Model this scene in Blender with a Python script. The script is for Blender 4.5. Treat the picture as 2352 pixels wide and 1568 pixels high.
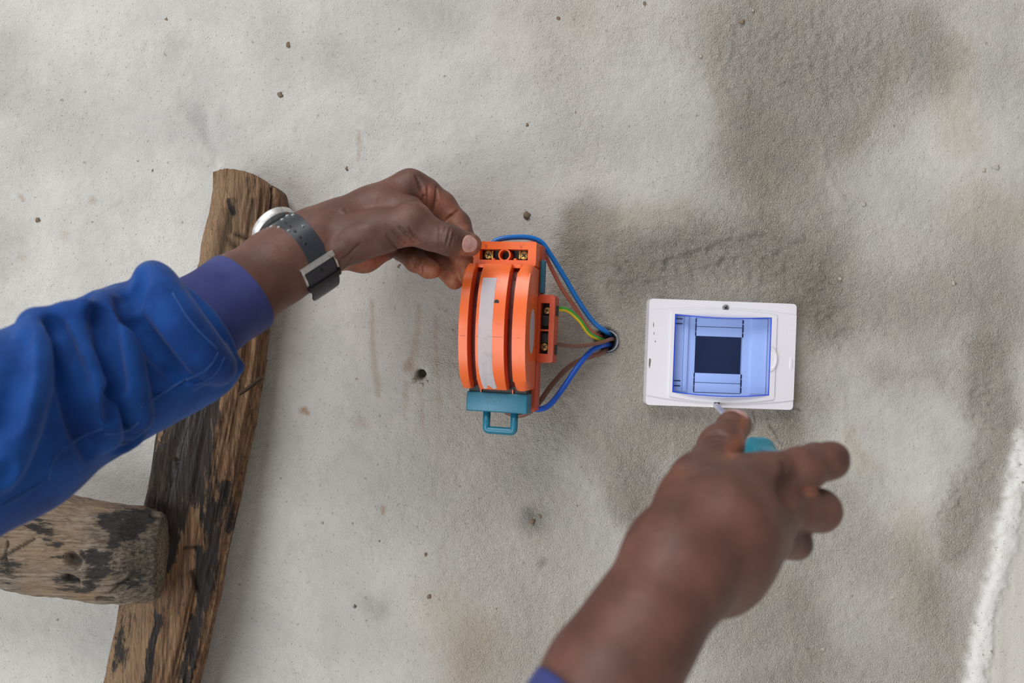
import bpy, bmesh, math
import numpy as np
from mathutils import Vector, Matrix, Euler

for _o in list(bpy.data.objects):
    bpy.data.objects.remove(_o)

# ---------------------------------------------------------------- camera, world, lights, exposure
scene = bpy.context.scene
COL = scene.collection
LENS = 28.0
FPX = LENS / 36.0 * 2352.0          # focal length in pixels of the 2352 x 1568 frame
CAMD = 0.695                        # camera stands this far in front of the plastered wall (wall is y = 0)

cam_data = bpy.data.cameras.new('camera')
cam_data.lens = LENS
cam_data.sensor_width = 36.0
cam_data.clip_start = 0.02
cam_data.dof.use_dof = True
cam_data.dof.focus_distance = 0.652
cam_data.dof.aperture_fstop = 5.0
cam = bpy.data.objects.new('camera', cam_data)
COL.objects.link(cam)
cam.location = (0, -CAMD, 0)
cam.rotation_euler = (math.radians(90), 0, 0)
scene.camera = cam

world = bpy.data.worlds.new('daylight_room')
scene.world = world
world.use_nodes = True
_bg = world.node_tree.nodes['Background']
_bg.inputs['Color'].default_value = (0.97, 0.97, 1.0, 1)
_bg.inputs['Strength'].default_value = 0.27

def area_light(name, loc, target, size, power, color):
    ld = bpy.data.lights.new(name, 'AREA')
    ld.shape = 'RECTANGLE'
    ld.size, ld.size_y = size
    ld.energy = power
    ld.color = color
    ob = bpy.data.objects.new(name, ld)
    COL.objects.link(ob)
    ob.location = loc
    d = Vector(target) - Vector(loc)
    ob.rotation_euler = d.to_track_quat('-Z', 'Y').to_euler()
    return ob
area_light('doorway_daylight', (-2.3, -2.7, -0.9), (0, 0, 0), (2.8, 2.6), 98.0, (0.89, 0.95, 1.0))
area_light('upper_daylight', (-1.1, -2.1, 2.6), (0, 0, 0), (2.0, 1.6), 80.0, (0.99, 0.98, 0.98))  # soft light from high front left; the source itself is unseen
area_light('sunlit_ground_bounce', (0.3, -1.3, -1.7), (0, 0, 0), (2.0, 1.4), 7.0, (1.0, 0.86, 0.70))

vs = scene.view_settings
vs.view_transform = 'Standard'
vs.look = 'None'
vs.gamma = 1.0
vs.use_curve_mapping = False
vs.exposure = 0.0

# ---------------------------------------------------------------- helpers
def P(px, py, depth):
    """a point seen at photo pixel (px, py), standing `depth` metres in front of the wall"""
    s = (CAMD - depth) / FPX
    return np.array([(px - 1176.0) * s, -depth, (784.0 - py) * s])
def R(rpx, depth):
    return rpx * (CAMD - depth) / FPX
def proj(v):
    v = np.asarray(v)
    d = CAMD + v[..., 1]
    return 1176.0 + v[..., 0] * FPX / d, 784.0 - v[..., 2] * FPX / d
def lin(r, g, b):
    f = lambda c: (c / 255.0) / 12.92 if c <= 10 else (((c / 255.0) + 0.055) / 1.055) ** 2.4
    return (f(r), f(g), f(b), 1.0)

def tag(o, label=None, cat=None, group=None, kind=None):
    if label: o['label'] = label
    if cat: o['category'] = cat
    if group: o['group'] = group
    if kind: o['kind'] = kind
    return o
def empty(name, loc=(0, 0, 0)):
    o = bpy.data.objects.new(name, None)
    o.empty_display_size = 0.02
    COL.objects.link(o)
    o.location = Vector(loc)
    return o
def link(name, me, mats, parent=None, smooth=True):
    if not isinstance(mats, (list, tuple)): mats = [mats]
    for m in mats: me.materials.append(m)
    if smooth:
        me.polygons.foreach_set('use_smooth', np.ones(len(me.polygons), dtype=bool))
    o = bpy.data.objects.new(name, me)
    COL.objects.link(o)
    if parent is not None:
        o.parent = parent
        o.matrix_parent_inverse = Matrix.Identity(4)
        if parent.type == 'EMPTY' and parent.get('_world'):
            o.matrix_parent_inverse = Matrix.Translation(-Vector(parent.location))
    return o
def mesh_np(name, verts, quads):
    me = bpy.data.meshes.new(name)
    n, q = len(verts), len(quads)
    k = quads.shape[1]
    me.vertices.add(n); me.vertices.foreach_set('co', np.asarray(verts, dtype=np.float32).ravel())
    me.loops.add(q * k); me.loops.foreach_set('vertex_index', quads.astype(np.int32).ravel())
    me.polygons.add(q); me.polygons.foreach_set('loop_start', (np.arange(q) * k).astype(np.int32))
    me.update(calc_edges=True); me.validate()
    return me
def set_attr(me, name, cols):
    a = me.attributes.new(name, 'FLOAT_COLOR', 'POINT')
    c = np.ones((len(me.vertices), 4), dtype=np.float32)
    c[:, :cols.shape[1]] = cols
    a.data.foreach_set('color', c.ravel())

# ---- numpy noise
_rng = np.random.RandomState(7)
_LAT = _rng.rand(64, 64, 64).astype(np.float32)
def vnoise(x, y, z=0.0):
    if np.ndim(z) == 0 and np.ndim(x):
        k = int(math.floor(z)); fz = z - k; fz = fz * fz * (3 - 2 * fz)
        lat = _LAT[:, :, k % 64] * (1 - fz) + _LAT[:, :, (k + 1) % 64] * fz
        x = np.asarray(x, dtype=np.float32); y = np.asarray(y, dtype=np.float32)
        xf, yf = np.floor(x), np.floor(y)
        fx, fy = x - xf, y - yf
        fx = fx * fx * fx * (fx * (fx * 6 - 15) + 10); fy = fy * fy * fy * (fy * (fy * 6 - 15) + 10)
        xi, yi = xf.astype(np.int32) & 63, yf.astype(np.int32) & 63
        x2, y2 = (xi + 1) & 63, (yi + 1) & 63
        a, b = lat[xi, yi], lat[x2, yi]; c, d = lat[xi, y2], lat[x2, y2]
        a = a + (b - a) * fx; c = c + (d - c) * fx
        return a + (c - a) * fy
    x, y, z = np.broadcast_arrays(np.asarray(x, dtype=np.float64), np.asarray(y, dtype=np.float64), np.asarray(z, dtype=np.float64))
    xi, yi, zi = np.floor(x).astype(int), np.floor(y).astype(int), np.floor(z).astype(int)
    fx, fy, fz = x - xi, y - yi, z - zi
    fx, fy, fz = [f * f * f * (f * (f * 6 - 15) + 10) for f in (fx, fy, fz)]
    r = 0
    for dx in (0, 1):
        for dy in (0, 1):
            for dz in (0, 1):
                w = (fx if dx else 1 - fx) * (fy if dy else 1 - fy) * (fz if dz else 1 - fz)
                r = r + w * _LAT[(xi + dx) % 64, (yi + dy) % 64, (zi + dz) % 64]
    return r
def fbm(x, y, z=0.0, octaves=4):
    t, a, s = 0, 0.5, 1.0
    for o in range(octaves):
        t = t + a * (vnoise(x * s + 17.3 * o, y * s + 5.1 * o, z * s + 9.7 * o) - 0.5)
        a *= 0.5; s *= 2.03
    return t
def sstep(a, b, x):
    t = np.clip((x - a) / (b - a), 0, 1)
    return t * t * (3 - 2 * t)
def seg_dist(px, py, pts):
    """distance in pixels to a polyline; also the interpolated third value of its points"""
    best = np.full(np.shape(px), 1e9); val = np.zeros(np.shape(px))
    pts = [tuple(p) + (1.0,) * (3 - len(p)) for p in pts]
    if len(pts) == 1: pts = pts * 2
    for (ax, ay, aw), (bx, by, bw) in zip(pts[:-1], pts[1:]):
        dx, dy = bx - ax, by - ay
        t = np.clip(((px - ax) * dx + (py - ay) * dy) / max(dx * dx + dy * dy, 1e-9), 0, 1)
        d = np.hypot(px - ax - t * dx, py - ay - t * dy)
        w = aw + t * (bw - aw)
        m = d / np.maximum(w, 1e-6) < best / np.maximum(val, 1e-6)
        best = np.where(m, d, best); val = np.where(m, w, val)
    return best, val

# ---- signed distance volumes -> smooth skin and cloth
class Vol:
    def __init__(s, lo, hi, h):
        s.lo, s.h = np.asarray(lo, float), h
        s.n = np.ceil((np.asarray(hi) - s.lo) / h).astype(int) + 1
        s.ax = [(s.lo[i] + h * np.arange(s.n[i])).astype(np.float32) for i in range(3)]
        s.v = np.full(s.n, 0.05, dtype=np.float32)
    def like(s):
        o = Vol.__new__(Vol); o.lo, o.h, o.n, o.ax = s.lo, s.h, s.n, s.ax
        o.v = np.full(s.n, 0.05, dtype=np.float32); return o
    def sl(s, bmin, bmax):
        a = np.maximum(np.floor((bmin - s.lo) / s.h).astype(int), 0)
        b = np.minimum(np.ceil((bmax - s.lo) / s.h).astype(int) + 1, s.n)
        return tuple(slice(a[i], max(b[i], a[i])) for i in range(3))
    def cap(s, a, b, ra, rb, k=0.004, op='u', flat=None):
        a, b = np.asarray(a, float), np.asarray(b, float)
        rm = max(ra, rb) * (max(1.0, flat[1]) if flat is not None else 1.0) + k + 3 * s.h
        sl = s.sl(np.minimum(a, b) - rm, np.maximum(a, b) + rm)
        X = s.ax[0][sl[0]][:, None, None]; Y = s.ax[1][sl[1]][None, :, None]; Z = s.ax[2][sl[2]][None, None, :]
        if X.size == 0 or Y.size == 0 or Z.size == 0: return
        ab = b - a; L2 = max(float(ab @ ab), 1e-12)
        t = np.clip(((X - a[0]) * ab[0] + (Y - a[1]) * ab[1] + (Z - a[2]) * ab[2]) / L2, 0, 1).astype(np.float32)
        qx, qy, qz = X - (a[0] + t * ab[0]), Y - (a[1] + t * ab[1]), Z - (a[2] + t * ab[2])
        if flat is not None:
            nrm = np.asarray(flat[0], float); nrm = nrm / np.linalg.norm(nrm); g = 1.0 / flat[1] - 1.0
            dn = qx * nrm[0] + qy * nrm[1] + qz * nrm[2]
            qx, qy, qz = qx + nrm[0] * dn * g, qy + nrm[1] * dn * g, qz + nrm[2] * dn * g
        d = np.sqrt(qx * qx + qy * qy + qz * qz) - (ra + t * (rb - ra)).astype(np.float32)
        if flat is not None and flat[1] < 1: d = d * flat[1]
        s.comb(sl, d.astype(np.float32), k, op)
    def comb(s, sl, d, k, op='u'):
        v = s.v[sl]
        if op == 'u': s.v[sl] = smin(v, d, k)
        elif op == 's': s.v[sl] = -smin(-v, d, k)
        elif op == 'i': s.v[sl] = -smin(-v, -d, k)
    def merge(s, o, k):
        w = np.argwhere(o.v < 0.03)
        if len(w) == 0: return
        a, b = w.min(0), w.max(0) + 1
        sl = tuple(slice(a[i], b[i]) for i in range(3))
        s.v[sl] = smin(s.v[sl], o.v[sl], k)
    def plane(s, p, n, k):
        n = np.asarray(n, float) / np.linalg.norm(n)
        d = ((s.ax[0] - p[0]) * n[0])[:, None, None] + ((s.ax[1] - p[1]) * n[1])[None, :, None] + ((s.ax[2] - p[2]) * n[2])[None, None, :]
        s.v = -smin(-s.v, -d.astype(np.float32), k)
    def chain(s, pts, k=0.003, op='u', flat=None):
        """pts: (px, py, depth, radius in pixels at that depth)"""
        for p, q in zip(pts[:-1], pts[1:]):
            s.cap(P(*p[:3]), P(*q[:3]), R(p[3], p[2]), R(q[3], q[2]), k, op, flat)
    def sample(s, p):
        i = np.clip(np.round((np.asarray(p) - s.lo) / s.h).astype(int), 0, s.n - 1)
        return s.v[i[..., 0], i[..., 1], i[..., 2]]
    def front(s, px, py, d0=0.52, d1=0.0):
        """depth of the first surface met by the ray through a pixel"""
        ds = np.arange(d0, d1, -0.0007)
        sc = (CAMD - ds) / FPX
        pts = np.stack([(px - 1176.0) * sc, -ds, (784.0 - py) * sc], 1)
        inside = np.all((pts > s.lo) & (pts < s.lo + s.h * (s.n - 1)), axis=1)
        v = np.where(inside, s.sample(pts), 1.0)
        w = np.nonzero(v < 0)[0]
        return float(ds[w[0]]) if len(w) else None
    def line(s, pts, rpx, sink, k, op, front_of=None):
        """a crease ('s') or ridge ('u') following pixels on the surface; sink in metres below the skin"""
        f = front_of or s
        prev = None; out = []
        for (x0, y0, *w0), (x1, y1, *w1) in zip(pts[:-1], pts[1:]):
            n = max(2, int(math.hypot(x1 - x0, y1 - y0) / 8))
            for i in range(n + (1 if (x1, y1) == tuple(pts[-1][:2]) else 0)):
                t = i / n
                w = (w0[0] if w0 else 1.0) * (1 - t) + (w1[0] if w1 else 1.0) * t
                out.append((x0 + t * (x1 - x0), y0 + t * (y1 - y0), w))
        keep = []
        for x, y, w in out:
            d = f.front(x, y)
            if d is None: prev = None; keep.append(None); continue
            keep.append((P(x, y, d - sink), R(rpx * w, d)))
        for a, b in zip(keep[:-1], keep[1:]):
            if a is None or b is None or np.linalg.norm(a[0] - b[0]) > 0.015: continue
            s.cap(a[0], b[0], a[1], b[1], k, op)
    def mesh(s, name, relax=2):
        v, f = surface_nets(s.v, s.lo, s.h)
        if relax: v = laplace(v, f, relax)
        return mesh_np(name, v, f), v
def smin(a, b, k):
    h = np.clip(0.5 + 0.5 * (b - a) / k, 0, 1)
    return b * (1 - h) + a * h - k * h * (1 - h)
def surface_nets(v, lo, h):
    v = np.pad(v, 1, constant_values=0.05); lo = np.asarray(lo) - h
    ins = v < 0
    c = ins[:-1, :-1, :-1].astype(np.int8)
    tot = np.zeros_like(c)
    for dx in (0, 1):
        for dy in (0, 1):
            for dz in (0, 1):
                tot += ins[dx:v.shape[0] - 1 + dx, dy:v.shape[1] - 1 + dy, dz:v.shape[2] - 1 + dz]
    act = (tot > 0) & (tot < 8)
    I, J, K = np.nonzero(act)
    idx = np.full(act.shape, -1, dtype=np.int64); idx[I, J, K] = np.arange(len(I))
    acc = np.zeros((len(I), 3)); cnt = np.zeros(len(I))
    cor = [(a, b, c_) for a in (0, 1) for b in (0, 1) for c_ in (0, 1)]
    val = {o: v[I + o[0], J + o[1], K + o[2]] for o in cor}
    for o in cor:
        for axis in range(3):
            if o[axis]: continue
            p = list(o); p[axis] = 1; p = tuple(p)
            a, b = val[o], val[p]
            m = (a < 0) != (b < 0)
            t = np.where(m, a / np.where(m, a - b, 1), 0)
            e = np.array(o, float)[None, :] + np.zeros((len(I), 1)); e[:, axis] += t
            acc += e * m[:, None]; cnt += m
    pos = (acc / cnt[:, None] + np.stack([I, J, K], 1)) * h + lo
    quads = []
    for axis in range(3):
        a1, a2 = (axis + 1) % 3, (axis + 2) % 3
        s0 = [slice(None)] * 3; s1 = [slice(None)] * 3
        s0[axis] = slice(0, -1); s1[axis] = slice(1, None)
        A, B = ins[tuple(s0)], ins[tuple(s1)]
        E = np.stack(np.nonzero(A != B), 1)
        fl = A[E[:, 0], E[:, 1], E[:, 2]]
        cells = []
        for d1, d2 in ((-1, -1), (0, -1), (0, 0), (-1, 0)):
            c_ = E.copy(); c_[:, a1] += d1; c_[:, a2] += d2
            cells.append(idx[c_[:, 0], c_[:, 1], c_[:, 2]])
        q = np.stack(cells, 1)
        quads.append(np.where(fl[:, None], q, q[:, ::-1]))
    return pos, np.concatenate(quads)
def laplace(v, f, it, lam=0.5):
    n = len(v); e = np.concatenate([f[:, [0, 1]], f[:, [1, 2]], f[:, [2, 3]], f[:, [3, 0]]])
    deg = np.bincount(e[:, 0], minlength=n) + np.bincount(e[:, 1], minlength=n)
    for _ in range(it):
        s = np.stack([np.bincount(e[:, 0], v[e[:, 1], c], n) + np.bincount(e[:, 1], v[e[:, 0], c], n) for c in range(3)], 1)
        v = v + lam * (s / np.maximum(deg, 1)[:, None] - v)
    return v
def bounds_of(chains, pad):
    pts = np.array([P(*p[:3]) for c in chains for p in c]); r = np.array([R(p[3], p[2]) for c in chains for p in c])
    return (pts - r[:, None]).min(0) - pad, (pts + r[:, None]).max(0) + pad

# ---- bmesh shapes
def bm_box(bm, x0, x1, y0, y1, z0, z1, bevel=0.0, seg=2):
    vs_ = [bm.verts.new((x, y, z)) for x in (x0, x1) for y in (y0, y1) for z in (z0, z1)]
    f = [(0, 1, 3, 2), (4, 6, 7, 5), (0, 4, 5, 1), (2, 3, 7, 6), (0, 2, 6, 4), (1, 5, 7, 3)]
    fs = [bm.faces.new([vs_[i] for i in q]) for q in f]
    if bevel > 0:
        es = list({e for q in fs for e in q.edges})
        bmesh.ops.bevel(bm, geom=es, offset=bevel, segments=seg, affect='EDGES', profile=0.5)
def bm_prism(bm, poly, axis, a, b, bevel=0.0, seg=2):
    """extrude a closed 2-D polygon along an axis (0 x, 1 y, 2 z) between a and b"""
    def mk(p, t):
        c = [0, 0, 0]; o = [i for i in range(3) if i != axis]
        c[axis] = t; c[o[0]], c[o[1]] = p
        return bm.verts.new(c)
    A = [mk(p, a) for p in poly]; B = [mk(p, b) for p in poly]
    n = len(poly); fs = [bm.faces.new(A), bm.faces.new(B[::-1])]
    caps = list(fs)
    for i in range(n):
        fs.append(bm.faces.new([A[i], B[i], B[(i + 1) % n], A[(i + 1) % n]][::-1]))
    if bevel > 0:
        es = list({e for q in caps for e in q.edges})
        bmesh.ops.bevel(bm, geom=es, offset=bevel, segments=seg, affect='EDGES', profile=0.5, clamp_overlap=True)
def bm_cyl(bm, c, axis, r, a, b, n=24, r2=None, bevel=0.0):
    r2 = r if r2 is None else r2
    o = [i for i in range(3) if i != axis]
    def ring(t, rr):
        out = []
        for i in range(n):
            w = 2 * math.pi * i / n; p = [0, 0, 0]; p[axis] = t
            p[o[0]] = c[0] + rr * math.cos(w); p[o[1]] = c[1] + rr * math.sin(w)
            out.append(bm.verts.new(p))
        return out
    A, B = ring(a, r), ring(b, r2)
    caps = [bm.faces.new(A), bm.faces.new(B[::-1])]
    for i in range(n):
        bm.faces.new([A[i], B[i], B[(i + 1) % n], A[(i + 1) % n]][::-1])
    if bevel > 0:
        es = list({e for q in caps for e in q.edges})
        bmesh.ops.bevel(bm, geom=es, offset=bevel, segments=2, affect='EDGES', profile=0.5)
def bm_ring(bm, c, axis, ro, ri, a, b, n=28):
    o = [i for i in range(3) if i != axis]
    def ring(t, rr):
        out = []
        for i in range(n):
            w = 2 * math.pi * i / n; p = [0, 0, 0]; p[axis] = t
            p[o[0]] = c[0] + rr * math.cos(w); p[o[1]] = c[1] + rr * math.sin(w)
            out.append(bm.verts.new(p))
        return out
    L = [ring(a, ri), ring(a, ro), ring(b, ro), ring(b, ri)]
    for j in range(4):
        A, B = L[j], L[(j + 1) % 4]
        for i in range(n):
            bm.faces.new([A[i], A[(i + 1) % n], B[(i + 1) % n], B[i]])
def rrect(x0, x1, z0, z1, r, n=6):
    out = []
    for cx, cz, a0 in ((x1 - r, z1 - r, 0), (x0 + r, z1 - r, 90), (x0 + r, z0 + r, 180), (x1 - r, z0 + r, 270)):
        for i in range(n + 1):
            a = math.radians(a0 + 90 * i / n)
            out.append((cx + r * math.cos(a), cz + r * math.sin(a)))
    return out
def bm_frame(bm, outer, inner, y0, y1):
    """a flat frame between two closed outlines of the same length, thick from y0 to y1"""
    n = len(outer)
    A = [[bm.verts.new((p[0], y, p[1])) for p in o] for y in (y0, y1) for o in (outer, inner)]
    for i in range(n):
        j = (i + 1) % n
        bm.faces.new([A[0][i], A[0][j], A[1][j], A[1][i]]); bm.faces.new([A[2][i], A[3][i], A[3][j], A[2][j]])
        bm.faces.new([A[0][j], A[0][i], A[2][i], A[2][j]]); bm.faces.new([A[1][i], A[1][j], A[3][j], A[3][i]])
def done(bm, name, mats, parent=None, smooth=False, angle=35):
    bmesh.ops.recalc_face_normals(bm, faces=bm.faces[:])
    me = bpy.data.meshes.new(name); bm.to_mesh(me); bm.free()
    o = link(name, me, mats, parent, smooth=True)
    if not smooth:
        sharp = math.radians(angle)
        b2 = bmesh.new(); b2.from_mesh(me)
        for e in b2.edges:
            if len(e.link_faces) == 2 and e.calc_face_angle(0) > sharp: e.smooth = False
        b2.to_mesh(me); b2.free()
    return o
def spline(pts, n):
    """Catmull-Rom through rows of numbers"""
    p = np.asarray(pts, float); p = np.vstack([2 * p[0] - p[1], p, 2 * p[-1] - p[-2]])
    out = []
    for i in range(1, len(p) - 2):
        for t in np.arange(n) / n:
            a, b, c, d = p[i - 1:i + 3]
            out.append(0.5 * (2 * b + (c - a) * t + (2 * a - 5 * b + 4 * c - d) * t * t + (3 * b - a - 3 * c + d) * t ** 3))
    out.append(p[-2]); return np.array(out)
def tube_mesh(name, path, r, n=12, sweep=None):
    path = np.asarray(path); T = np.gradient(path, axis=0); T /= np.linalg.norm(T, axis=1)[:, None]
    up = np.array([0.0, -1.0, 0.15]); rings = []
    rr = r if np.ndim(r) else np.full(len(path), r)
    for c, t, q in zip(path, T, rr):
        a = np.cross(up, t); a /= np.linalg.norm(a); b = np.cross(t, a)
        w = 2 * math.pi * np.arange(n) / n
        rings.append(c + q * (np.cos(w)[:, None] * a + np.sin(w)[:, None] * b))
    v = np.concatenate(rings); m = len(path); f = []
    for i in range(m - 1):
        for j in range(n):
            f.append((i * n + j, i * n + (j + 1) % n, (i + 1) * n + (j + 1) % n, (i + 1) * n + j))
    f = np.array(f)
    v = np.concatenate([v, path[[0, -1]]]); 
    cap = [(len(v) - 2, (j + 1) % n, j, j) for j in range(n)]
    me = bpy.data.meshes.new(name)
    faces = [tuple(q) for q in f] + [tuple(range(n))[::-1], tuple(range((m - 1) * n, m * n))]
    me.from_pydata([tuple(x) for x in v[:-2]], [], faces); me.update()
    return me
def text_mesh(name, body, size, depth):
    c = bpy.data.curves.new(name, 'FONT'); c.body = body; c.size = size; c.extrude = depth
    c.align_x = 'CENTER'; c.align_y = 'CENTER'; c.resolution_u = 3
    o = bpy.data.objects.new(name, c); COL.objects.link(o)
    bpy.context.view_layer.update()
    me = bpy.data.meshes.new_from_object(o.evaluated_get(bpy.context.evaluated_depsgraph_get()))
    bpy.data.objects.remove(o); bpy.data.curves.remove(c)
    me.name = name
    return me

# ---------------------------------------------------------------- materials
def material(name):
    m = bpy.data.materials.new(name); m.use_nodes = True
    nt = m.node_tree; nt.nodes.clear()
    out = nt.nodes.new('ShaderNodeOutputMaterial'); b = nt.nodes.new('ShaderNodeBsdfPrincipled')
    nt.links.new(b.outputs[0], out.inputs[0])
    return m, nt, b
def node(nt, kind, **kw):
    n = nt.nodes.new(kind)
    for k, v in kw.items():
        if k in ('operation', 'blend_type', 'data_type', 'attribute_name', 'feature', 'use_clamp', 'noise_type', 'clamp'): setattr(n, k, v)
        else:
            key = int(k[1:]) if k[0] == 'i' and k[1:].isdigit() else k.replace('_', ' ')
            s = n.inputs[key]
            if hasattr(v, 'is_output') or isinstance(v, bpy.types.NodeSocket): nt.links.new(v, s)
            else: s.default_value = v
    return n
def mixc(nt, fac, a, b, mode='MIX'):
    n = nt.nodes.new('ShaderNodeMix'); n.data_type = 'RGBA'; n.blend_type = mode; n.clamp_factor = True
    for s, v in ((n.inputs[0], fac), (n.inputs[6], a), (n.inputs[7], b)):
        if isinstance(v, bpy.types.NodeSocket): nt.links.new(v, s)
        else: s.default_value = v
    return n.outputs[2]
def mth(nt, op, a, b=0.0, c=0.0, clamp=False):
    n = nt.nodes.new('ShaderNodeMath'); n.operation = op; n.use_clamp = clamp
    for i, v in enumerate((a, b, c)):
        if isinstance(v, bpy.types.NodeSocket): nt.links.new(v, n.inputs[i])
        else: n.inputs[i].default_value = v
    return n.outputs[0]
def noise(nt, vec, scale, detail=3.0, rough=0.55, dist=0.0):
    n = nt.nodes.new('ShaderNodeTexNoise'); nt.links.new(vec, n.inputs['Vector'])
    n.inputs['Scale'].default_value = scale; n.inputs['Detail'].default_value = detail
    n.inputs['Roughness'].default_value = rough; n.inputs['Distortion'].default_value = dist
    return n.outputs[0]
def ramp(nt, fac, lo, hi):
    n = nt.nodes.new('ShaderNodeMapRange'); n.clamp = True; n.interpolation_type = 'SMOOTHSTEP'
    nt.links.new(fac, n.inputs[0]); n.inputs[1].default_value = lo; n.inputs[2].default_value = hi
    return n.outputs[0]
def bump(nt, h, strength, dist, normal=None):
    n = nt.nodes.new('ShaderNodeBump'); nt.links.new(h, n.inputs['Height'])
    if isinstance(strength, bpy.types.NodeSocket): nt.links.new(strength, n.inputs['Strength'])
    else: n.inputs['Strength'].default_value = strength
    n.inputs['Distance'].default_value = dist
    if normal is not None: nt.links.new(normal, n.inputs['Normal'])
    return n.outputs[0]
def coords(nt, kind='Object'):
    return nt.nodes.new('ShaderNodeTexCoord').outputs[kind]
def stretched(nt, vec, sx, sy, sz):
    n = nt.nodes.new('ShaderNodeMapping'); nt.links.new(vec, n.inputs[0]); n.inputs['Scale'].default_value = (sx, sy, sz)
    return n.outputs[0]
def plastic(name, col, rough=0.38, wear=0.12, dirt=None, dirt_amount=0.35, spec=0.5):
    m, nt, b = material(name)
    v = coords(nt)
    n1 = noise(nt, v, 60, 4); n2 = noise(nt, v, 420, 3)
    c = mixc(nt, mth(nt, 'MULTIPLY', ramp(nt, n1, 0.35, 0.75), wear), col, tuple(x * 0.62 for x in col[:3]) + (1,))
    if dirt is not None:
        n3 = noise(nt, v, 95, 6, 0.7)
        c = mixc(nt, mth(nt, 'MULTIPLY', ramp(nt, n3, 0.54, 0.72), dirt_amount), c, dirt)
    nt.links.new(c, b.inputs['Base Color'])
    nt.links.new(mth(nt, 'MULTIPLY_ADD', n1, 0.25, rough - 0.12), b.inputs['Roughness'])
    nt.links.new(bump(nt, n2, 0.08, 0.0004), b.inputs['Normal'])
    b.inputs['Specular IOR Level'].default_value = spec
    return m
def metal(name, col, rough=0.3):
    m, nt, b = material(name)
    v = coords(nt); n1 = noise(nt, v, 300, 4)
    b.inputs['Metallic'].default_value = 1.0
    nt.links.new(mixc(nt, ramp(nt, n1, 0.4, 0.8), col, tuple(x * 0.6 for x in col[:3]) + (1,)), b.inputs['Base Color'])
    nt.links.new(mth(nt, 'MULTIPLY_ADD', n1, 0.3, rough - 0.1), b.inputs['Roughness'])
    return m
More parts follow.
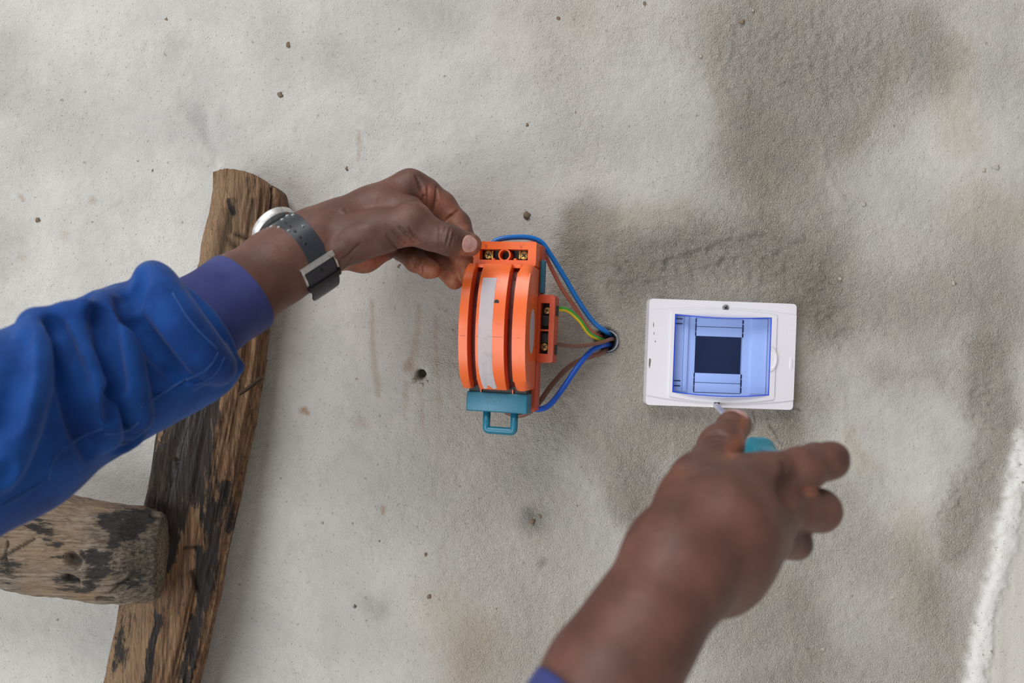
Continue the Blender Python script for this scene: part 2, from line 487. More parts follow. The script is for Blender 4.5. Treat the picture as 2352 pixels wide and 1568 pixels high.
# ================================================================ the plastered wall
def blob(px, py, pts, soft=0.6):
    """0..1 mask around a polyline whose third value is the half-width in pixels"""
    d, w = seg_dist(px, py, pts)
    return 1 - sstep(1 - soft, 1 + soft, d / np.maximum(w, 1e-6))
CONDUIT = (1393, 783)
DRILL = (966, 859)
def build_wall():
    x0, x1, y0, y1 = -620, 2960, -520, 2080
    step = 3.9
    nx, ny = int((x1 - x0) / step), int((y1 - y0) / step)
    ax_x = np.concatenate([[-1700, -1300, -950], np.linspace(x0, x1, nx), [3300, 3650, 4050]])
    ax_y = np.concatenate([[-1500, -1100, -800], np.linspace(y0, y1, ny), [2400, 2700, 3050]])
    nx, ny = len(ax_x), len(ax_y)
    gx, gy = np.meshgrid(ax_x, ax_y, indexing='ij')
    # pull rows of the grid tight around the drilled hole so that its rim is round
    for cx, cy, rr in (DRILL + (11,),):
        dx, dy = gx - cx, gy - cy; r = np.hypot(dx, dy)
        k = np.where(r < 40, (r / 40) ** 1.6 * 40 / np.maximum(r, 1e-3), 1.0)
        gx, gy = cx + dx * k, cy + dy * k
    wx = gx + 60 * fbm(gx / 130, gy / 130, 3.1) + 22 * fbm(gx / 30, gy / 30, 8.0)
    wy = gy + 60 * fbm(gx / 130, gy / 130, 13.7) + 22 * fbm(gx / 30, gy / 30, 18.0)
    damp_shade = np.zeros_like(gx)
    def add(arr, m, a): return arr + (1 - arr) * np.clip(m, 0, 1) * a
    damp_shade = add(damp_shade, blob(wx, wy, [(1700, -120, 110), (1740, 160, 130), (1760, 330, 120)], .7), .42)
    damp_shade = add(damp_shade, blob(wx, wy, [(1900, -120, 190), (1960, 110, 170), (1900, 260, 110)], .7), .38)
    damp_shade = add(damp_shade, blob(wx, wy, [(2120, 60, 50), (2140, 200, 45)], .8), .35)
    damp_shade = add(damp_shade, blob(wx, wy, [(1700, 260, 70), (1760, 400, 100), (1840, 520, 90), (1850, 640, 90)], .7), .55)
    damp_shade = add(damp_shade, blob(wx, wy, [(1370, 520, 70), (1500, 590, 110), (1700, 610, 110), (1850, 640, 100)], .6), .60)
    damp_shade = add(damp_shade, blob(wx, wy, [(1330, 600, 50), (1320, 720, 70), (1310, 840, 90), (1350, 960, 90), (1430, 1060, 70), (1470, 1160, 50)], .7), .62)
    damp_shade = add(damp_shade, blob(wx, wy, [(1440, 700, 60), (1460, 850, 60), (1500, 960, 70), (1640, 1000, 80), (1800, 980, 70)], .7), .60)  # moisture left of the box; below it the box's shadow is painted in
    damp_shade = add(damp_shade, blob(wx, wy, [(1880, 700, 60), (1900, 830, 60), (1850, 970, 70)], .7), .62)
    damp_shade = add(damp_shade, blob(wx, wy, [(1950, 690, 80), (2100, 700, 80), (2240, 640, 80), (2300, 760, 70)], .8), .42)
    damp_shade = add(damp_shade, blob(wx, wy, [(2260, 820, 55), (2290, 960, 60), (2250, 1080, 50), (2210, 1250, 40)], .6), .55)
    damp_shade = add(damp_shade, blob(wx, wy, [(2010, 880, 60), (2070, 900, 40), (2140, 880, 50)], .7), .32)
    damp_shade = add(damp_shade, blob(wx, wy, [(1960, 1010, 30), (2010, 1080, 28), (2050, 1130, 25)], .8), .35)
    damp_shade = add(damp_shade, blob(wx, wy, [(1700, 1440, 110), (1800, 1380, 90), (1860, 1500, 60), (1760, 1640, 130)], .8), .45)
    damp_shade = add(damp_shade, blob(wx, wy, [(2150, 1340, 60), (2180, 1500, 60), (2170, 1680, 60)], .9), .30)
    damp_shade = add(damp_shade, blob(wx, wy, [(1500, 1120, 80), (1560, 1260, 60)], .9), .30)
    damp_shade = damp_shade * .80
    damp_shade = add(damp_shade, sstep(1250, 1500, wx + 0.25 * (784 - wy)) * 1.0, .24)
    damp_shade = add(damp_shade, blob(wx, wy, [(1090, 860, 120), (1120, 1050, 190), (1200, 1300, 220), (1260, 1620, 240)], .9), .44)  # soft shadow below the switch, painted into the wall colour
    damp_shade = add(damp_shade, blob(wx, wy, [(1900, 1250, 200), (2040, 1400, 180), (2050, 1700, 200)], .95), .22)
    for cx, cy, r, a in ((1975, 985, 95, .85), (2130, 1000, 110, .85), (2080, 1110, 90, .8), (1925, 860, 60, .55), (2230, 330, 120, .8),
                         (2080, 420, 90, .5), (1530, 240, 130, .55), (1480, 430, 90, .5), (1960, 1420, 90, .35)):
        damp_shade = damp_shade * (1 - a * blob(wx, wy, [(cx, cy, r)], .6))
    tan = np.zeros_like(gx)
    for pts in ([(1640, 40, 22), (1635, 170, 20), (1660, 260, 24)], [(1330, 560, 20), (1420, 500, 22), (1560, 480, 25)], [(1750, 400, 30), (1770, 480, 24)],
                [(2050, 140, 30), (2000, 240, 24), (1940, 330, 26)], [(2180, 120, 40), (2210, 320, 45)], [(1960, 1000, 20), (1990, 1060, 20)],
                [(2250, 480, 60), (2330, 520, 50)], [(2090, 1190, 40), (2110, 1400, 50)], [(1010, 1400, 60), (1110, 1520, 60)]):
        tan = add(tan, blob(wx, wy, pts, .9), .6)
    soot_shade = np.zeros_like(gx)
    for pts, a in (([(15, 100, 60), (30, 190, 50)], .28), ([(400, 235, 18), (455, 290, 18), (490, 350, 14)], .16), ([(420, 270, 55)], .16), ([(400, 92, 26)], .18),
                   ([(640, 90, 90)], .20), ([(770, 120, 40)], .22), ([(1228, 1200, 28)], .55), ([(1228, 1188, 12)], .6), ([(1240, 1290, 10)], .5),
                   ([(862, 1400, 26)], .35), ([(-10, 560, 70)], .3), ([(960, 100, 140)], .12), ([(1010, 20, 60)], .2),
                   ([(925, 1090, 110), (1000, 1200, 110)], .16), ([(150, 250, 120)], .12)):  # first mark here paints the arms' soft shadow on the wall
        soot_shade = add(soot_shade, blob(wx, wy, pts, .9), a)
    rust = np.zeros_like(gx)
    streak = [(855, 690, 4), (856, 800, 6), (864, 860, 8), (870, 910, 5)]
    jx, jy = gx + 8 * fbm(gx / 9, gy / 9, 1), gy + 8 * fbm(gx / 9, gy / 9, 6)
    for pts, a in ((streak, .42), ([(822, 300, 3), (826, 330, 5), (823, 370, 3)], .42), ([(962, 700, 5), (955, 800, 7), (935, 850, 8)], .34),
                   ([(1000, 720, 4), (1004, 820, 5), (1010, 950, 4)], .22), ([(935, 880, 5), (930, 940, 5)], .28), ([(965, 890, 6), (972, 990, 5)], .24),
                   ([(697, 943, 8), (706, 950, 5)], .9), ([(880, 1165, 5), (878, 1178, 4)], .8), ([(830, 970, 14)], .35), ([(1315, 500, 20)], .2),
                   ([(1100, 1450, 40), (1060, 1540, 40)], .25), ([(940, 840, 12)], .5), ([(1180, 60, 120)], .1), ([(1340, 45, 40)], .22),
                   ([(45, 450, 5), (52, 460, 4)], .5), ([(215, 460, 7)], .5), ([(150, 540, 12)], .25), ([(50, 590, 10)], .3), ([(1120, 520, 40)], .12)):
        rust = add(rust, blob(jx, jy, pts, .9), a)
    # the whiter plaster ridge running down the right-hand side
    ex = 2331 + (gy - 985) * (2205 - 2331) / (1568 - 985)
    e = gx + 26 * fbm(gx / 14, gy / 14, 4) + 30 * fbm(gx / 60, gy / 60, 2) - ex
    low = sstep(930, 1040, gy + 60 * fbm(gx / 40, gy / 40, 5))
    white = sstep(-6, 14, e) * low
    white = np.maximum(white, 0.45 * sstep(-10, 60, gx - 2320 - 20 * fbm(gx / 30, gy / 30, 9)) * sstep(700, 950, gy))
    gray_right = sstep(34, 60, e) * low
    # relief
    coarse = np.clip(0.15 + 0.9 * damp_shade + 0.25 * fbm(gx / 90, gy / 90, 21), 0.05, 1.0)
    coarse = add(coarse, blob(wx, wy, [(1480, 640, 70), (1600, 580, 80), (1760, 560, 70)], .6), .8)
    coarse = add(coarse, blob(wx, wy, [(1720, 120, 110), (1900, 130, 150)], .6), .5)
    coarse = coarse * (1 - .75 * white)
    S = CAMD / FPX
    hgt = 0.0040 * fbm(gx / 260, gy / 260, 2.0, 3) + 0.0012 * fbm(gx / 60, gy / 60, 7.0, 3)
    hgt = hgt + coarse * 0.0030 * fbm(gx / 13, gy / 13, 5.0, 3) + coarse * 0.0022 * fbm(gx / 40, gy / 40, 55.0, 2)
    hgt = hgt + 0.0005 * fbm(gx / 11, gy / 11, 15.0, 2)
    crater = np.maximum(blob(wx, wy, [(1440, 640, 50), (1560, 600, 60), (1700, 580, 60), (1800, 620, 50)], .5), .8 * blob(wx, wy, [(1900, 640, 40), (1920, 760, 40)], .7))
    crater = np.maximum(crater, .6 * blob(wx, wy, [(1700, 130, 90), (1850, 120, 110), (1990, 160, 80)], .6))
    crater = np.maximum(crater, .7 * blob(wx, wy, [(2270, 880, 30), (2260, 1050, 34), (2190, 1180, 30)], .7))
    hgt = hgt + crater * (0.0048 * fbm(gx / 16, gy / 10, 25.0, 2) + 0.0035 * fbm(gx / 9, gy / 9, 35.0, 2)) - 0.0018 * crater
    hgt = hgt + 0.0050 * sstep(-10, 26, e) * low - 0.0022 * gray_right
    # trowel ridges in the rough patch above the box
    for pts, a, w in (([(1530, 590), (1620, 545), (1740, 520), (1850, 540)], .0022, 9), ([(1660, 60), (1672, 110), (1655, 150)], .0016, 8),
                      ([(1450, 520), (1340, 560)], .0012, 14), ([(1860, 270), (1900, 400), (1940, 470)], .0014, 12), ([(1300, 640), (1330, 900)], .001, 16),
                      ([(1380, 1000), (1450, 1150)], .0014, 12), ([(1900, 850), (1940, 980), (2010, 1100)], .0010, 14), ([(455, 250), (495, 380)], -.0012, 14)):
        d, _ = seg_dist(wx, wy, pts)
        hgt = hgt + a * np.exp(-(d / w) ** 2)
    # hairline cracks
    crack = np.full(gx.shape, 1e9)
    for pts in ([(1765, 975), (1778, 995), (1785, 1010), (1795, 1022)], [(1731, 942), (1731, 990)], [(1820, 935), (1840, 942)]):
        d, _ = seg_dist(gx + 14 * fbm(gx / 12, gy / 12, 3), gy, pts); crack = np.minimum(crack, d)
    soot_shade = add(soot_shade, np.exp(-(crack / 2.6) ** 2), .9)
    # conduit mouth: a dished hole in the plaster, and the drilled hole
    rc = np.hypot(gx - CONDUIT[0], (gy - CONDUIT[1]))
    hgt = hgt - 0.03 * (1 - sstep(20, 27, rc)) + 0.0015 * np.exp(-((rc - 36) / 9) ** 2)
    rd = np.hypot(gx - DRILL[0], gy - DRILL[1])
    hgt = hgt - 0.022 * (1 - sstep(8, 12.5, rd)) - 0.001 * np.exp(-((rd - 14) / 6) ** 2)
    # flat bed under the fuse box
    fb = (1 - sstep(140, 152, np.abs(gx - 1648))) * (1 - sstep(94, 104, np.abs(gy - 812)))
    hgt = hgt * (1 - fb) - 0.032 * fb
    X = (gx - 1176) * S; Z = (784 - gy) * S
    v = np.stack([X, -hgt, Z], -1).reshape(-1, 3)
    ids = np.arange(nx * ny).reshape(nx, ny)
    q = np.stack([ids[:-1, :-1], ids[:-1, 1:], ids[1:, 1:], ids[1:, :-1]], -1).reshape(-1, 4)
    me = mesh_np('wall_back', v, q)
    set_attr(me, 'stain_shade', np.stack([damp_shade, tan, soot_shade, rust], -1).reshape(-1, 4))
    set_attr(me, 'relief', np.stack([coarse, white, gray_right], -1).reshape(-1, 3))
    return me

def wall_material():
    m, nt, b = material('sandy_cement_plaster')
    v = coords(nt)
    st = node(nt, 'ShaderNodeAttribute', attribute_name='stain_shade')
    rl = node(nt, 'ShaderNodeAttribute', attribute_name='relief')
    s = nt.nodes.new('ShaderNodeSeparateColor'); nt.links.new(st.outputs['Color'], s.inputs[0])
    r = nt.nodes.new('ShaderNodeSeparateColor'); nt.links.new(rl.outputs['Color'], r.inputs[0])
    damp_shade, tan, soot_shade, rust = s.outputs[0], s.outputs[1], s.outputs[2], st.outputs['Alpha']
    coarse, white, gray = r.outputs[0], r.outputs[1], r.outputs[2]
    big = noise(nt, v, 9, 5, 0.6); mid = noise(nt, v, 55, 5, 0.65); fine = noise(nt, v, 640, 3, 0.6); grit = noise(nt, v, 1500, 2, 0.5)
    c = mixc(nt, ramp(nt, big, 0.35, 0.68), lin(186, 183, 177), lin(202, 198, 191))
    c = mixc(nt, mth(nt, 'MULTIPLY', ramp(nt, mid, 0.45, 0.75), 0.35), c, lin(172, 168, 162))
    c = mixc(nt, mth(nt, 'MULTIPLY', tan, 0.55), c, lin(176, 158, 130))
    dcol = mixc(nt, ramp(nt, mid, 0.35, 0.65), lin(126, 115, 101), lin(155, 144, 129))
    dm = mth(nt, 'MULTIPLY', damp_shade, mth(nt, 'MULTIPLY_ADD', mid, 1.2, 0.42), clamp=True)
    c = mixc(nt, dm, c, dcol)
    c = mixc(nt, mth(nt, 'MULTIPLY', soot_shade, mth(nt, 'MULTIPLY_ADD', fine, 0.8, 0.45), clamp=True), c, lin(98, 94, 90))
    c = mixc(nt, mth(nt, 'MULTIPLY', rust, mth(nt, 'MULTIPLY_ADD', fine, 0.9, 0.35), clamp=True), c, lin(148, 112, 76))
    wc = mixc(nt, ramp(nt, noise(nt, v, 160, 4, 0.7), 0.60, 0.70), lin(216, 214, 210), lin(150, 140, 128))
    c = mixc(nt, white, c, wc)
    c = mixc(nt, gray, c, mixc(nt, ramp(nt, noise(nt, stretched(nt, v, 60, 1, 4), 1, 4), 0.4, 0.7), lin(202, 198, 190), lin(188, 183, 173)))
    pit = mth(nt, 'MULTIPLY', ramp(nt, mth(nt, 'ADD', mth(nt, 'MULTIPLY', fine, 0.7), mth(nt, 'MULTIPLY', grit, 0.3)), 0.50, 0.66), mth(nt, 'MULTIPLY_ADD', coarse, 0.30, 0.10))
    c = mixc(nt, pit, c, lin(112, 104, 94))
    # sand grains: single pale and dark grains
    vo = nt.nodes.new('ShaderNodeTexVoronoi'); nt.links.new(v, vo.inputs['Vector']); vo.inputs['Scale'].default_value = 520
    sp = nt.nodes.new('ShaderNodeSeparateColor'); nt.links.new(vo.outputs['Color'], sp.inputs[0])
    near = mth(nt, 'LESS_THAN', vo.outputs['Distance'], 0.34)
    c = mixc(nt, mth(nt, 'MULTIPLY', mth(nt, 'MULTIPLY', mth(nt, 'GREATER_THAN', sp.outputs[0], 0.93), near), mth(nt, 'MULTIPLY', coarse, 0.5)), c, lin(214, 206, 190))
    c = mixc(nt, mth(nt, 'MULTIPLY', mth(nt, 'MULTIPLY', mth(nt, 'LESS_THAN', sp.outputs[0], 0.05), near), 0.4), c, lin(104, 92, 80))
    v2 = nt.nodes.new('ShaderNodeTexVoronoi'); nt.links.new(v, v2.inputs['Vector']); v2.inputs['Scale'].default_value = 95
    s2 = nt.nodes.new('ShaderNodeSeparateColor'); nt.links.new(v2.outputs['Color'], s2.inputs[0])
    fl = mth(nt, 'MULTIPLY', mth(nt, 'LESS_THAN', v2.outputs['Distance'], mth(nt, 'MULTIPLY_ADD', fine, 0.34, -0.06)), mth(nt, 'GREATER_THAN', s2.outputs[1], 0.93))
    c = mixc(nt, mth(nt, 'MULTIPLY', fl, mth(nt, 'MULTIPLY', s2.outputs[2], 0.6)), c, lin(120, 104, 86))
    nt.links.new(c, b.inputs['Base Color'])
    b.inputs['Roughness'].default_value = 0.92
    b.inputs['Specular IOR Level'].default_value = 0.2
    vg = nt.nodes.new('ShaderNodeTexVoronoi'); nt.links.new(v, vg.inputs['Vector']); vg.inputs['Scale'].default_value = 980
    h = mth(nt, 'ADD', mth(nt, 'MULTIPLY', fine, 0.9), mth(nt, 'MULTIPLY', grit, 0.5))
    h = mth(nt, 'SUBTRACT', h, mth(nt, 'MULTIPLY', vg.outputs['Distance'], 0.8))
    h = mth(nt, 'ADD', h, mth(nt, 'MULTIPLY', noise(nt, v, 230, 3, 0.55), 0.8))
    nt.links.new(bump(nt, h, mth(nt, 'MULTIPLY_ADD', coarse, 0.85, 0.15, clamp=True), 0.0026), b.inputs['Normal'])
    return m
M_WALL = wall_material()
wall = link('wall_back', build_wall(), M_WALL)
tag(wall, 'rough grey cement plaster wall with brown moisture stains', kind='structure')

def crumb(name, px, py, r, seed, mat, parent, flat=0.55, tall=1.0):
    bm = bmesh.new(); bmesh.ops.create_icosphere(bm, subdivisions=2, radius=1.0)
    c = P(px, py, 0.0); q = R(r, 0)
    for w in bm.verts:
        n = w.co.copy(); k = 0.45 + 1.2 * float(vnoise(n.x * 2.3 + seed * 3.1, n.y * 2.3 + seed, n.z * 2.3))
        w.co = Vector(c) + Vector((n.x * q * k, n.y * q * k * flat, n.z * q * k * tall))
    me = bpy.data.meshes.new(name); bm.to_mesh(me); bm.free()
    return link(name, me, mat, parent)
M_MUD = plastic('dried_mud', lin(128, 112, 94), 0.9, 0.6, lin(70, 58, 48), 0.7, 0.1)
for i, (px, py, r) in enumerate([(663, 104, 8), (644, 218, 6.5), (798, 385, 6), (382, 46, 5), (1283, 42, 5), (1210, 494, 9), (350, 391, 4.5),
                                 (86, 505, 5), (1480, 10, 5), (612, 828, 3.5), (702, 874, 4), (1211, 286, 4), (985, 1370, 5), (978, 1273, 3.5),
                                 (1222, 1200, 9), (1240, 1186, 6), (815, 1392, 4), (872, 1242, 3), (1326, 1160, 3), (916, 612, 6), (1705, 50, 6), (1800, 1092, 4)]):
    crumb('mud_speck', px, py, r * .85, i + 1, M_MUD, wall, 0.4, 1.15)
M_CHIP = plastic('pale_plaster_crumb', lin(178, 170, 156), 0.95, 0.4, lin(120, 110, 98), 0.5, 0.1)
for i, (px, py, r) in enumerate([(1850, 1250, 5), (1985, 470, 6), (1925, 512, 5), (2050, 1372, 7), (2075, 1368, 5), (2290, 385, 6), (2260, 392, 5), (1610, 130, 4),
                                 (950, 875, 7), (968, 884, 6), (980, 876, 4), (1890, 1490, 6), (1868, 1500, 5), (1730, 24, 4), (1930, 640, 5), (2190, 650, 6)]):
    crumb('plaster_crumb', px, py, r * .8, i + 40, M_CHIP, wall, 0.35)

# ================================================================ rough wooden ladder leaning on the wall
def wood_material(name, light, dark, red):
    m, nt, b = material(name)
    at = node(nt, 'ShaderNodeAttribute', attribute_name='wear')
    uvw = node(nt, 'ShaderNodeAttribute', attribute_name='grain').outputs['Vector']
    s = nt.nodes.new('ShaderNodeSeparateColor'); nt.links.new(at.outputs['Color'], s.inputs[0])
    tar, pale, cracks, wet = s.outputs[0], s.outputs[1], s.outputs[2], at.outputs['Alpha']
    g1 = noise(nt, stretched(nt, uvw, 480, 480, 26), 1, 7, 0.72, 0.5)
    g2 = noise(nt, stretched(nt, uvw, 1500, 1500, 110), 1, 3, 0.65)
    bl = noise(nt, stretched(nt, uvw, 60, 60, 18), 1, 5, 0.7, 0.6)
    c = mixc(nt, ramp(nt, g1, 0.36, 0.62), dark, light)
    c = mixc(nt, mth(nt, 'MULTIPLY', ramp(nt, bl, 0.45, 0.7), 0.6), c, red)
    c = mixc(nt, mth(nt, 'MULTIPLY', pale, ramp(nt, g2, 0.25, 0.6)), c, lin(178, 146, 112))
    bd = nt.nodes.new('ShaderNodeMath'); bd.operation = 'ADD'; nt.links.new(tar, bd.inputs[0])
    g3 = noise(nt, stretched(nt, uvw, 160, 160, 30), 1, 6, 0.72, 0.3)
    jit = mth(nt, 'ADD', mth(nt, 'MULTIPLY', mth(nt, 'SUBTRACT', g3, 0.5), 2.6), mth(nt, 'MULTIPLY', mth(nt, 'SUBTRACT', bl, 0.5), 1.0))
    nt.links.new(jit, bd.inputs[1])
    tm = ramp(nt, bd.outputs[0], 0.36, 0.66)
    tcol = mixc(nt, ramp(nt, g1, 0.4, 0.7), lin(26, 24, 25), lin(54, 49, 46))
    c = mixc(nt, mth(nt, 'MULTIPLY', tm, 0.93), c, tcol)
    c = mixc(nt, mth(nt, 'MULTIPLY', cracks, 0.85), c, lin(34, 25, 20))
    nt.links.new(c, b.inputs['Base Color'])
    nt.links.new(mth(nt, 'SUBTRACT', mth(nt, 'SUBTRACT', 0.85, mth(nt, 'MULTIPLY', tm, 0.25)), mth(nt, 'MULTIPLY', wet, 0.40)), b.inputs['Roughness'])
    h = mth(nt, 'ADD', g1, mth(nt, 'MULTIPLY', g2, 0.6))
    nt.links.new(bump(nt, h, 1.0, 0.0040), b.inputs['Normal'])
    return m
M_WOOD = wood_material('weathered_wood', lin(174, 136, 100), lin(104, 77, 56), lin(138, 94, 62))
M_WOOD2 = wood_material('grey_weathered_log', lin(186, 168, 146), lin(98, 84, 72), lin(140, 112, 88))
ladder = empty('ladder', P(345, 1568, 0.036)); ladder['_world'] = 1
tag(ladder, 'rough hewn wooden ladder with tarred rail and one thick rung', 'ladder')

def section_radius(poly):
    """radius of a polygon about the origin as a function of angle, softened"""
    ang = np.linspace(0, 2 * np.pi, 721)[:-1]; out = np.zeros(720)
    p = np.array(poly, float); n = len(p)
    for k, a in enumerate(ang):
        d = np.array([math.cos(a), math.sin(a)]); best = 0
        for i in range(n):
            e = p[(i + 1) % n] - p[i]; den = d[0] * e[1] - d[1] * e[0]
            if abs(den) < 1e-9: continue
            t = (p[i][0] * e[1] - p[i][1] * e[0]) / den; u = (p[i][0] * d[1] - p[i][1] * d[0]) / den
            if t > 0 and -1e-6 <= u <= 1 + 1e-6: best = max(best, t)
        out[k] = best
    ker = np.ones(25) / 25; ext = np.concatenate([out[-12:], out, out[:12]])
    return ang, np.convolve(ext, ker, 'valid')
def px_masks(v, marks):
    px, py = proj(v); out = np.zeros(len(v))
    wx = px + 14 * fbm(px / 25, py / 40, 3.3); wy = py + 14 * fbm(px / 25, py / 40, 7.7)
    for pts, a in marks:
        out = out + (1 - out) * blob(wx, wy, pts, .85) * a
    return out
def build_rail():
    ys = np.array([396, 440, 600, 750, 870, 1015, 1180, 1380, 1568, 1760]); cs = np.array([574, 579, 551, 517, 497, 463, 435, 386, 346, 300.])
    hs = np.array([88, 90, 94, 97, 104, 111, 107, 111, 110, 112.]); dp = np.array([.026, .026, .027, .028, .029, .030, .032, .034, .036, .038])
    ang, rad = section_radius([(-1, -.35), (-.86, .35), (-.40, .98), (.45, .80), (.92, .25), (1, -.35), (.6, -.85), (-.6, -.85)])
    n, m = 150, 420
    th = np.linspace(0, 2 * np.pi, n, endpoint=False); t = np.linspace(0, 1, m)
    TH, T = np.meshgrid(th, t); rr = np.interp(TH, ang, rad, period=2 * np.pi)
    u, w = rr * np.cos(TH), rr * np.sin(TH)
    top = np.interp(u, [-1, -.6, 0, .3, .55, .8, 1], [402, 399, 404, 411, 424, 446, 486]) + 6 * fbm(u * 4, w * 4, 2)
    py = top + (1760 - top) * T
    c = np.interp(py, ys, cs); h = np.interp(py, ys, hs); d0 = np.interp(py, ys, dp)
    depth = d0 + w * 0.023
    s = (CAMD - d0) / FPX
    X = (c + u * h - 1176) * s; Z = (784 - py) * s
    al = T * 0.45
    g = fbm(np.cos(TH) * 9, np.sin(TH) * 9, al * 9, 5); g2 = fbm(np.cos(TH) * 26, np.sin(TH) * 26, al * 22, 3); lump = fbm(np.cos(TH) * 2, np.sin(TH) * 2, al * 12, 3)
    px = c + u * h
    disp = (0.0060 * g + 0.0050 * g2) * (.25 + .75 * sstep(0, .05, T)) + 0.006 * lump
    # splintered hollow under the top, long grain cracks
    ck = np.zeros_like(px)
    for pts, wd, dpth in (([(545, 500), (528, 560), (520, 620)], 12, .004), ([(560, 470), (545, 540)], 5, .003), ([(635, 440), (628, 520)], 2.5, .003),
                          ([(600, 470), (585, 560)], 6, .002), ([(560, 870), (520, 900)], 6, .002), ([(470, 1340), (462, 1300)], 7, .003), ([(430, 1050), (395, 1200), (375, 1340)], 6, .003),
                          ([(540, 560), (565, 580)], 9, .003), ([(555, 545), (600, 560)], 5, .002), ([(445, 1245), (470, 1243)], 4, .0015)):
        d, _ = seg_dist(px + 10 * fbm(px / 12, py / 30, 1), py, pts); e = np.exp(-(d / wd) ** 2) * (w > -0.1)
        disp = disp - dpth * e; ck = np.maximum(ck, e * .8)
    edge = np.clip(1 - T * 200, 0, 1)
    nx_, ny_ = np.cos(TH), np.sin(TH)
    V = np.stack([X + disp * nx_, -(depth + disp * ny_), Z], -1).reshape(-1, 3)
    V[:, 1] = np.minimum(V[:, 1], -0.004)
    ids = np.arange(n * m).reshape(m, n); nxt = np.roll(ids, -1, axis=1)
    q = np.stack([ids[:-1], ids[1:], nxt[1:], nxt[:-1]], -1).reshape(-1, 4)
    # top and bottom caps
    vv = [V]; fq = [q]; base = len(V)
    for row, flip in ((0, False), (m - 1, True)):
        prev = ids[row]; cen = V[prev].mean(0)
        for k in (0.66, 0.33, 0.02):
            ring = cen + (V[ids[row]] - cen) * k + np.array([0, 0, 0.003 * (1 - k)]) * (1 if row == 0 else -1)
            new = base + np.arange(n); base += n; vv.append(ring)
            a, b_, c_, d_ = prev, np.roll(prev, -1), np.roll(new, -1), new
            fq.append(np.stack([a, b_, c_, d_] if not flip else [d_, c_, b_, a], -1)); prev = new
    V = np.concatenate(vv); me = mesh_np('side_rail', V, np.concatenate(fq)[:, ::-1])
    tar = px_masks(V, [([(500, 900, 10), (440, 960, 36), (400, 1060, 50), (370, 1160, 40), (360, 1200, 20)], 1.0), ([(470, 960, 26), (450, 1100, 40), (470, 1180, 30)], .62),
                       ([(400, 1180, 26), (378, 1300, 14)], .95), ([(500, 1170, 16), (480, 1330, 18), (440, 1480, 14), (420, 1568, 16)], .66),
                       ([(520, 1120, 14), (530, 1210, 14)], .6), ([(455, 1260, 10), (470, 1340, 12)], .6), ([(365, 1420, 7), (345, 1500, 8), (338, 1600, 8)], .9),
                       ([(525, 460, 7), (535, 490, 6)], .7), ([(290, 1420, 20), (270, 1520, 24)], .42)])
    tar = tar + 0.16
    pale = px_masks(V, [([(505, 420, 20), (480, 520, 22), (465, 610, 20)], .9), ([(545, 420, 25), (560, 500, 40), (540, 600, 40)], .45), ([(310, 1400, 34), (280, 1500, 44), (262, 1600, 50)], .85),
                        ([(430, 960, 7), (424, 985, 5)], .8), ([(398, 1030, 7), (396, 1050, 6)], .8)])
    wet = px_masks(V, [([(440, 940, 30), (390, 1060, 40), (345, 1160, 26)], 1.0), ([(360, 1420, 9), (335, 1568, 10)], .9)])
    cr = np.concatenate([ck.ravel(), np.zeros(len(V) - n * m)])
    set_attr(me, 'wear', np.stack([tar, pale, cr, wet], -1))
    gr = np.concatenate([np.stack([X, -depth, Z + .17 * X], -1).reshape(-1, 3), V[n * m:]]); set_attr(me, 'grain', gr)
    return me
link('side_rail', build_rail(), M_WOOD, ladder)

